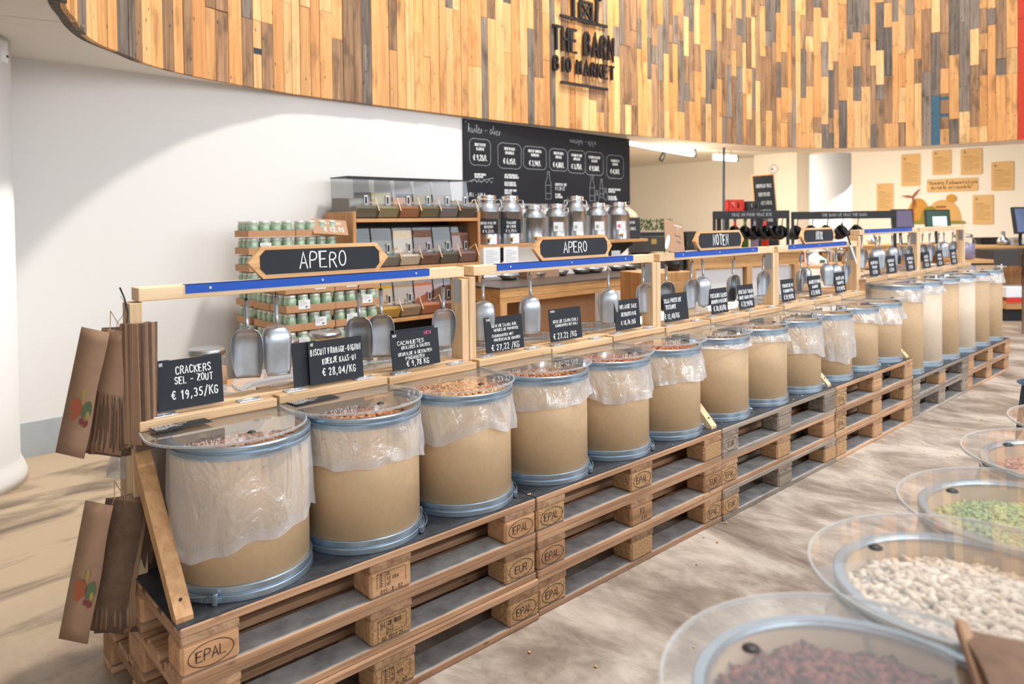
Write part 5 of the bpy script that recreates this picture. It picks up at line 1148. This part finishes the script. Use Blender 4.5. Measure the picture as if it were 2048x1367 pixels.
# crates and tall chalkboard behind the left rack
def crate(px, py, w, mt, wd, hh, label, n='bottle_crate'):
    p = rayw(px, py, w); t = thing(n, (p.x, p.y, p.z), label, 'crate', rot=(0, 0, YF)); d = .28
    mb = MB()
    for x in (-wd/2, wd/2-.02): mb.box(x, x+.02, 0, d, 0, hh)
    mb.box(-wd/2, wd/2, d-.015, d, 0, hh).box(-wd/2, wd/2, 0, d, 0, .015)
    mb.box(-wd/2, wd/2, 0, .015, 0, hh*.3).box(-wd/2, wd/2, 0, .015, hh*.78, hh)
    for x in (-wd*.3, 0, wd*.3): mb.box(x-.02, x+.02, 0, .015, hh*.3, hh*.78)
    mb.build('crate_body', mt, t)
    for k in range(3): MB().lathe([(0, .02), (.03, .02), (.03, hh*.6), (.013, hh*.75), (.013, hh*.95), (0, hh*.95)], 10).build('bottle', 'polished' if k % 2 else 'leaf', t, (-wd*.25+wd*.25*k, .12, 0))
    return t
def stand_under(px, py, w, wd, dp, label, mat='black_metal', n='display_table'):
    p = rayw(px, py, w); t = thing(n, (p.x, p.y, 0), label, 'table', rot=(0, 0, YF))
    B(-wd/2, wd/2, -.02, dp, p.z-.04, p.z-.001, c=.003).build('table_top', mat, t)
    for x in (-wd/2, wd/2-.06):
        for y in (0, dp-.06): B(x, x+.06, y, y+.06, 0, p.z-.04).build('leg', mat, t)
    return p
stand_under(1490, 423, 11.5, .62, .5, 'tall dark stand carrying the red and black crates')
crate(1472, 423, 11.5, 'red', .26, .19, 'red bottle crate on the tall dark stand'); crate(1508, 423, 11.5, 'black_plastic', .22, .165, 'black bottle crate beside the red crate')
for k, (px, mt) in enumerate(((1470, 'red'), (1490, 'green'), (1510, 'screen_plum'), (1530, 'red'))):
    p = rayw(px, 482, 10.6); t = thing('bottle', (p.x, p.y, .965), '%s bottle behind the hanging ladles, %s from the left' % (['red', 'green', 'purple', 'second red'][k], ORD[k].replace('bottom', 'first')), 'bottle', 'bottles behind the ladles')
    MB().lathe([(0, 0), (.05, 0), (.05, .28), (.02, .36), (.018, .42), (0, .42)], 14).build('bottle_body', mt, t); MB().lathe([(.02, .4), (.021, .44), (0, .44)], 10).build('cap', 'black_plastic', t)
p = rayw(1500, 482, 10.6); t = thing('display_table', (p.x, p.y, 0), 'wooden display table with bottles behind the left rack', 'table', rot=(0, 0, YF))
B(-.6, .6, -.1, .4, .92, .964).build('table_top', 'table_wood', t)
for x in (-.58, .5):
    for y in (-.08, .3): B(x, x+.08, y, y+.08, 0, .92).build('leg', 'lath_warm', t)
p = rayw(1545, 430, 12.6)
t = thing('easel_chalkboard', (p.x, p.y, 0), 'tall leaning black chalkboard with white handwriting by the rear wall', 'chalkboard', rot=(R(-4), R(-3), YF))
B(-.20, .20, 0, .02, .9, 2.18, c=.003).build('frame', 'shelf_wood_z', t); B(-.18, .18, -.003, 0, .92, 2.16).build('board', 'slate_board', t); mb = MB()
for q, s_ in enumerate(['NOUVEAU VRAC', 'BIENVENUE', 'BIO ET LOCAL', 'ELKE DAG', 'VERS BROOD', 'A LA PIECE']): write(mb, s_, 0, 1.95-.15*q, .06, .009, cw=.33, gap=.12, y=-.0038, rs=q+1)
mb.build('lettering', 'chalk_soft', t)
for x in (-.17, .15): B(x, x+.02, .0, .02, .02, .9).build('leg', 'shelf_wood_z', t)
# pipe, fluorescent tubes, black spot, wall boxes
a = rayw(1448, 300, 10.6); b_ = rayw(1441, 425, 10.6)
t = thing('hanging_pipe', (a.x, a.y, .0), 'thin grey pipe running from the ceiling to the floor behind the rack', 'pipe')
MB().tube([(0, 0, 2.81), (-.02, .0, 1.6), (-.05, 0, .0)], .018, 10).build('pipe_run', 'galv_dark', t)
for k, (px0, py0, px1, py1, w0, w1, lab) in enumerate([(1252, 286, 1384, 303, 9.6, 11.6, 'long fluorescent tube under the rear ceiling'), (1432, 315, 1470, 317, 14.2, 14.6, 'short round ceiling lamp at the rear')]):
    a, b_ = rayw(px0, py0, w0), rayw(px1, py1, w1); z = (a.z+b_.z)/2; d = (b_-a); L_ = d.length
    t = thing('tube_lamp', (a.x, a.y, z), lab, 'lamp', rot=(0, 0, math.atan2(d.y, d.x)))
    for xx in (L_*.2, L_*.8): MB().tube([(xx, 0, .07), (xx, 0, 2.82-z)], .008, 6).build('hanger', 'galv_dark', t)
    MB().tube([(0, 0, 0), (L_, 0, 0)], .05, 14).build('tube', 'tube_glow', t); B(-.03, L_+.03, -.05, .05, .05, .075, c=.004).build('housing', 'white_plastic', t)
    B(-.05, 0, -.055, .055, -.055, .075, c=.004).build('end_cap', 'white_plastic', t); B(L_, L_+.05, -.055, .055, -.055, .075, c=.004).build('end_cap', 'galv_dark', t)
    l = D.lights.new('lamp_light', 'POINT'); l.energy = 60; l.color = (1, .85, .62); l.shadow_soft_size = .3; o = D.objects.new('lamp_light', l); COL.objects.link(o); o.parent = t; o.location = (L_/2, 0, -.25)
a = rayw(1326, 311, 11.0)
t = thing('spot_lamp', (a.x, a.y, a.z), 'small black tilted spot lamp near the fluorescent tube', 'lamp'); MB().lathe([(0, -.09), (.035, -.09), (.035, .09), (0, .09)], 16, T(0, 0, 0, 0, R(18), R(18))).build('housing', 'black_plastic', t); MB().tube([(0, 0, .08), (0, 0, 2.81-a.z)], .008, 8).build('rod', 'black_plastic', t)
_d = rayw(1547, 338, 1)-CAMP; a = CAMP+_d*((14.498-CAMP.x)/_d.x)
t = thing('smoke_alarm', (a.x, a.y, a.z), 'round white wall alarm above the tall chalkboard', 'alarm', rot=(0, R(-90), 0)); MB().lathe([(0, .05), (.09, .045), (.11, 0), (0, 0)], 24).build('housing', 'white_plastic', t); MB().lathe([(0, .06), (.02, .055), (.02, .04)], 10).build('lens', 'black_plastic', t)
struct(B(14.5, 15.0, 5.6, 6.6, 0, 2.82).build('trim_2', 'wall_cream'))
# green plants & boxes near the end of the wall shelf, dark storage
p = rayw(1310, 480, 9.8)
t = thing('crate_stack', (p.x, p.y, 0), 'dark green crates stacked beyond the oil tanks', 'crates', rot=(0, 0, YF))
for k in range(5): B(-.32, .32, 0, .4, .24*k, .24*k+.225, c=.006).build('crate', 'counter_dark', t); 
for k in range(3):
    B(-.05, .02, -.004, 0, .6+.24*k, .67+.24*k).build('paper_label', 'corn', t)
p = rayw(1318, 440, 9.9); t = thing('herb_tray', (p.x, p.y, 1.1855), 'tray of green herbs on top of the dark crates', 'plants', rot=(0, 0, YF)); B(-.25, .2, 0, .3, 0, .05).build('tray', 'black_plastic', t)
mb = MB(); rl = random.Random(4)
for k in range(160):
    x, y, z = rl.uniform(-.24, .19), rl.uniform(.02, .28), rl.uniform(.06, .2); mb.add([(x, y, z), (x+.03, y+.01, z+.02), (x+.02, y, z+.045)], [(0, 1, 2)])
mb.build('leaves', 'leaf', t)
for k in range(2):
    p = rayw(1352+34*k, 465, 10.3); t = thing('dark_crate', (p.x, p.y, 0), 'dark crate stack before the beige wall, %s' % ['left', 'middle', 'right'][k], 'crates', 'dark crates before the beige wall', rot=(0, 0, YF))
    for q in range(5): B(-.1, .1, 0, .4, .25*q, .25*q+.235, c=.005).build('crate', 'counter_dark', t)
# wooden counter seen under the NOTEN beam
a = rayw(1378, 512, 6.9); t = thing('shop_counter', (a.x, a.y, 0), 'wooden counter with white front panels behind the third stand', 'counter', rot=(0, 0, R(-16)))
zc = a.z+.02
B(0, 1.5, 0, .6, zc-.03, zc, c=.003).build('counter_top', 'table_wood', t); B(.03, 1.47, .02, .05, zc-.15, zc-.03).build('apron', 'table_wood', t)
for x in (0.03, .75, 1.40): B(x, x+.07, .02, .09, 0, zc-.15).build('leg', 'lath_warm', t)
for x in (.11, .78): B(x, x+.62, .06, .08, .08, zc-.16).build('white_panel', 'white_plastic', t)
p = rayw(1348, 555, 5.9); t = thing('brown_cupboard', (p.x, p.y, 0), 'low light wood cupboard with plants behind the third post', 'cupboard', rot=(0, 0, R(-16))); B(-.25, .2, 0, .4, 0, .98, c=.003).build('cupboard_body', 'shelf_wood_z', t); B(-.2, .15, -.004, 0, .1, .9).build('cupboard_door', 'table_wood', t)
p = rayw(1345, 520, 6.1); t = thing('herb_pot', (p.x, p.y, .9805), 'pot of green leaves on the light wood cupboard', 'plant'); MB().lathe([(0, 0), (.06, 0), (.075, .1), (.07, .1), (0, .08)], 16).build('pot', 'black_plastic', t); mb = MB()
for k in range(120):
    an, rr, z = rl.uniform(0, 2*pi), rl.uniform(0, .12), rl.uniform(.09, .24); x, y = rr*cos(an), rr*sin(an); mb.add([(x, y, z), (x+.035, y+.01, z+.015), (x+.02, y, z+.04)], [(0, 1, 2)])
mb.build('leaves', 'green', t)
# goods heaped behind the fourth stand
a = rayw(1655, 555, 8.1)
t = thing('goods_table', (a.x, a.y, 0), 'low table with white sacks and red packs behind the fourth stand', 'table', rot=(0, 0, YF)); B(-.7, .8, 0, .6, .84, .87, c=.003).build('table_top', 'table_wood', t)
for x in (-.68, .7):
    for y in (.02, .5): B(x, x+.08, y, y+.08, 0, .84).build('leg', 'lath_warm', t)
for k, (dx, sx, sz, mt, lb) in enumerate([(-.45, .3, .17, 'paper', 'white crumpled sack on the goods table'), (.0, .26, .12, 'paper', 'flatter white sack in the middle of the goods table'), (.42, .22, .15, 'kraft_card', 'brown sack at the right of the goods table')]):
    p = Vector((a.x, a.y, 0))+_R*dx+Vector((_f.x, _f.y, 0))*.3
    t = thing('sack', (p.x, p.y, .8705), lb, 'sack', 'sacks on the goods table', rot=(0, 0, YF+.1*k))
    MB().grid(lambda u, v: (sx/2*cos(2*pi*u)*(1-v**3)*(1+.06*sin(13*u)), .14*sin(2*pi*u)*(1-v**3), sz*v+.02*sin(9*u+4*v)*v), 26, 10, True).build('sack_body', mt, t); B(-.03, .03, -.145, -.14, sz*.2, sz*.5).build('printed_patch', 'red' if k != 1 else 'green', t)
for k in range(6):
    p = rayw(1572+24*k, 527, 8.6); t = thing('small_box', (p.x, p.y, .8205), 'small %s box on the right rack shelf, %s from the left' % (['red', 'white', 'pink', 'white', 'red', 'cream'][k], ORD[k].replace('bottom', 'first')), 'box', 'boxes on the right rack shelf', rot=(0, 0, YF))
    t.location = (rayw(1600+26*k, 500, 9.75).x, rayw(1600+26*k, 500, 9.75).y, .8205)
    B(-.06, .06, 0, .1, 0, .13, c=.003).build('box_body', ['red', 'paper', 'radish', 'white_plastic', 'tomato', 'poster_card'][k], t); B(-.04, .04, -.001, 0, .03, .09).build('box_label', 'paper' if k % 2 == 0 else 'print', t)
# ------------------------------------------------------------------ checkout area: counters, screens
def screen(px, py, w, wd, hh, scr, label, yaw, tilt=-8, win=None):
    p = rayw(px, py, w); t = thing('till_screen', (p.x, p.y, p.z), label, 'screen', 'checkout screens', rot=(R(tilt), 0, yaw))
    B(-wd/2, wd/2, 0, .05, -hh/2, hh/2, c=.006).build('casing', 'black_plastic', t); q = B(-wd/2+.02, wd/2-.02, -.002, 0, -hh/2+.02, hh/2-.02).build('display', scr, t)
    if win: B(-wd*.22, wd*.34, -.004, -.002, -hh/2+.03, hh*.12).build('window', win, q)
    MB().tube([(0, .05, -.05), (0, .10, -hh/2-.1), (0, .10, -(p.z-.99))], .022, 8).build('stand_arm', 'black_metal', t); B(-.12, .12, .0, .2, -(p.z-.975), -(p.z-.99), c=.003).build('foot', 'black_metal', t)
def counter(px0, px1, w, z, dp, label, body='counter_dark', yaw=None):
    a, b_ = rayw(px0, 480, w), rayw(px1, 480, w); L_ = (b_-a).length; ya = math.atan2((b_-a).y, (b_-a).x)
    t = thing('checkout_counter', (a.x, a.y, 0), label, 'counter', 'checkout counters', rot=(0, 0, ya))
    B(-.02, L_+.02, -.02, dp, z-.035, z, c=.003).build('counter_top', 'table_wood', t); B(0, L_, .0, .03, z-.17, z-.035).build('front_rail', 'table_wood', t)
    B(.02, L_-.02, .04, dp-.05, 0, z-.035).build('counter_body', body, t)
    return a, ya
counter(1700, 1925, 11.2, .975, .7, 'wooden topped checkout counter behind the fifth stand', 'shelf_wood_z')
counter(1935, 2150, 10.2, .975, .8, 'wooden topped checkout counter at the right edge', 'shelf_wood_z')
screen(1806, 437, 11.3, .36, .30, 'screen_plum', 'checkout screen with a purple and blue picture', YF+R(8))
screen(1876, 437, 11.5, .38, .29, 'screen_green', 'checkout screen with a dark green picture and a pale window', YF-R(4), win='screen_white')
screen(2048, 440, 10.3, .36, .38, 'screen_blue', 'checkout screen cut by the right edge of the picture', YF+R(20))
for k, (px, lab) in enumerate([(1745, 'glass carafe on the counter behind the fifth stand'), (2006, 'small round steel bowl on the right counter'), ]):
    p = rayw(px, 487, 11.5 if k == 0 else 10.5); p.z = .9755; t = thing('counter_vessel', p, lab, 'vessel'); MB().lathe([(0, 0), (.06, 0), (.085, .05), (.06, .1), (.03, .12), (.025, .17), (.03, .18), (0, .175)], 20).build('vessel_body', 'steel', t); MB().lathe([(.03, .17), (.02, .2), (0, .2)], 10).build('stopper', 'green', t)
p = rayw(1975, 478, 11.0); t = thing('black_device', (p.x, p.y, .9755), 'flat black device on the right checkout counter', 'device', rot=(0, 0, YF)); B(-.16, .2, -.1, .12, 0, .10, c=.006).build('device_body', 'black_plastic', t); B(-.12, .1, -.102, -.1, .03, .07).build('panel', 'counter_dark', t)
p = rayw(2035, 490, 10.45); t = thing('paper_block', (p.x, p.y, .9755), 'pale paper block on the right checkout counter', 'paper', rot=(0, 0, YF)); B(-.09, .09, 0, .08, 0, .11, c=.004).build('block', 'paper', t); B(-.05, .05, -.001, 0, .03, .08).build('print', 'poster_card', t)
# dark fridge-like panel and low red display beyond the last stand
p = rayw(2034, 600, 8.9)
t = thing('dark_partition', (7.45, .12, 0), 'black speckled partition at the end of the last stand', 'partition', rot=(0, 0, 0))
B(-.03, .0, -.0, .76, 0, .93, c=.002).build('panel', 'black_metal', t); B(-.034, .004, -.004, .0, 0, .95).build('edge_strip', 'white_plastic', t)
p = rayw(2055, 560, 9.6); t = thing('low_display', (p.x, p.y, 0), 'low shelf with a pink price strip at the right edge', 'display', rot=(0, 0, YF))
B(-.45, .8, 0, .5, .74, .95, c=.003).build('dark_box', 'counter_dark', t); B(-.30, .8, -.03, .5, .17, .27).build('plinth', 'table_wood', t); B(-.30, .8, -.04, -.03, .26, .32).build('price_strip', 'red', t); B(-.28, .1, .0, .3, .32, .46, c=.004).build('white_box', 'paper', t); B(-.30, .8, .1, .5, 0, .17).build('recess', 'black_metal', t)
p = rayw(2046, 540, 8.6); t = thing('broom_head', (p.x, p.y, 0), 'brown bristly plant sprig at the right edge', 'plant'); mb = MB()
for k in range(160):
    an, rr, z = rl.uniform(0, 2*pi), rl.uniform(0, .10), rl.uniform(.66, 1.02); x, y = rr*cos(an), rr*sin(an); mb.add([(x, y, z), (x+.03, y+.01, z+.02), (x+.015, y, z+.06)], [(0, 1, 2)])
mb.build('bristles', 'kraft_edge', t); MB().tube([(0, 0, 0), (0, 0, .95)], .012, 8).build('stem', 'kraft_edge', t)
t0 = rayw(1925, 520, 8.9); t = thing('storage_jar', (t0.x, t0.y, .88), 'large glass jar of dark beans behind the last stand', 'jar'); MB().lathe([(0, 0), (.13, 0), (.14, .02), (.14, .22), (.10, .27)], 24).build('jar_body', 'glass', t); MB().lathe([(0, .01), (.13, .012), (.13, .19), (0, .21)], 20).build('contents', 'screen_plum', t); MB().lathe([(.10, .265), (.11, .275), (.11, .30), (0, .31)], 20).build('lid', 'steel', t)
t = thing('jar_stand', (t0.x, t0.y, 0), 'dark stand carrying the large glass jar', 'stand', rot=(0, 0, YF)); B(-.2, .25, -.2, .2, .84, .879).build('stand_top', 'table_wood', t); B(-.17, .22, -.16, .16, 0, .84).build('stand_body', 'counter_dark', t)
# ------------------------------------------------------------------ wall panels and cut out scene on the far wall
PO = [(4.143, 3.826, 1.485, 2.084, 'lowest left'), (3.673, 3.325, 2.007, 2.641, 'second from the left'), (3.11, 2.781, 2.202, 2.676, 'third from the left, high'), (2.621, 2.267, 2.173, 2.665, 'fourth from the left, high'), (2.124, 1.773, 1.857, 2.386, 'far right'), (2.422, 2.091, 1.244, 1.789, 'low right')]
FX_ = Matrix(((0, 0, -1, 0), (-1, 0, 0, 0), (0, 1, 0, 0), (0, 0, 0, 1)))     # xy -> (-y world, z), facing -x
def rr_(w, h, r):
    o = []
    for cx, cy, a0 in ((w/2-r, h-r, 0), (-w/2+r, h-r, 90), (-w/2+r, r, 180), (w/2-r, r, 270)):
        o += [(cx+r*cos(R(a0+k*22.5)), cy+r*sin(R(a0+k*22.5))) for k in range(5)]
    return o
for k, (ya, yb, z0, z1, lb) in enumerate(PO):
    w, h = ya-yb, z1-z0; t = thing('wall_panel', (14.995, (ya+yb)/2, z0), 'tan rounded text panel on the far wall, '+lb, 'panel', 'tan text panels on the far wall')
    MB().prism(rr_(w, h, .025), .0, .012, FX_).build('panel_board', 'poster_card', t); mb = MB()
    Mq = FX_ @ Matrix.Translation((0, 0, .0125))
    for l in glyphs('&:' if k else 'I', .05, .8)[0]: ribbon(mb, [(a-w*.36, b_+h*.82) for a, b_ in l], .009, 0, None, Mq)
    q = h*.70; n = 0
    while q > h*.12:
        ribbon(mb, [(-w*.36, q), (w*(.36 if n % 4 else .05), q)], .006 if n else .01, 0, None, Mq); q -= .032; n += 1
    mb.build('print', 'poster_print', t)
t = thing('wall_panel', (14.995, 2.77, 1.87), 'wide tan quotation panel in the middle of the far wall', 'panel'); MB().prism(rr_(.87, .25, .03), 0, .012, FX_).build('panel_board', 'poster_card', t); mb = MB()
for s_, z in (('"Rendre l\'alimentation', .14), ('durable accessible"', .055)):
    ls, w = glyphs(s_, .06, .7, .16)
    for l in ls: ribbon(mb, [(a-w/2, b_+z) for a, b_ in l], .011, .0125, None, FX_)
mb.build('lettering', 'poster_print', t)
t = thing('wall_cutout', (14.995, 3.0, 1.26), 'wooden cut out landscape with wind turbine on the far wall', 'wall decoration')
def hill(cx, w, h, mt, d, nm='hill', z0=0): MB().prism([(cx-w/2, z0)]+[(cx-w/2*cos(k/16*pi), z0+h*sin(k/16*pi)**.8) for k in range(1, 16)]+[(cx+w/2, z0)], d, d+.01, FX_).build(nm, mt, t)
hill(-.36, .42, .50, 'mural_ochre', 0); hill(.08, .62, .46, 'mural_tan', 0); hill(-.15, .35, .34, 'mural_green', .01); MB().prism([(-.55, 0), (.46, 0), (.44, .05), (-.55, .06)], .02, .03, FX_).build('grass', 'mural_green', t)
MB().prism([(.22+.09*cos(a), .48+.08*sin(a)) for a in [k/14*2*pi for k in range(14)]], .011, .02, FX_).build('tree', 'mural_ochre', t); B(-.012, 0, -.13, .05, .30, .34).build('roof', 'mural_rust', t)
MB().prism([(-.475, 0), (-.44, 0), (-.45, .53), (-.465, .53)], .02, .03, FX_).build('turbine_tower', 'mural_rust', t)
for a in (50, 172, 285): MB().prism([(0, -.012), (.08, -.022), (.22, 0), (.08, .022), (0, .012)], .03, .04, FX_ @ Matrix.Translation((-.457, .53, 0)) @ Matrix.Rotation(R(a), 4, 'Z')).build('turbine_blade', 'mural_rust', t)

# spilled crumbs and nuts on the floor, on the sheets and on the lower boards
mb = MB(); rc = random.Random(9)
for k in range(70):
    x = rc.uniform(.9, 6.5); y, z = (rc.uniform(-.5, -.02), .004) if k % 2 else (rc.uniform(.01, .05), .439 if x < 4.8 else .295)
    s_ = rc.uniform(.002, .0055); mb.add(IV, IF, True, Matrix.Translation((x, y, z)) @ Matrix.Rotation(rc.uniform(0, 3), 4, 'Z') @ Matrix.Diagonal((s_*1.5, s_, s_*.8, 1)))
o = mb.build('crumbs', 'poster_card'); tag(o, 'pale crumbs and nuts spilled along the pallets', 'crumbs', kind='stuff')
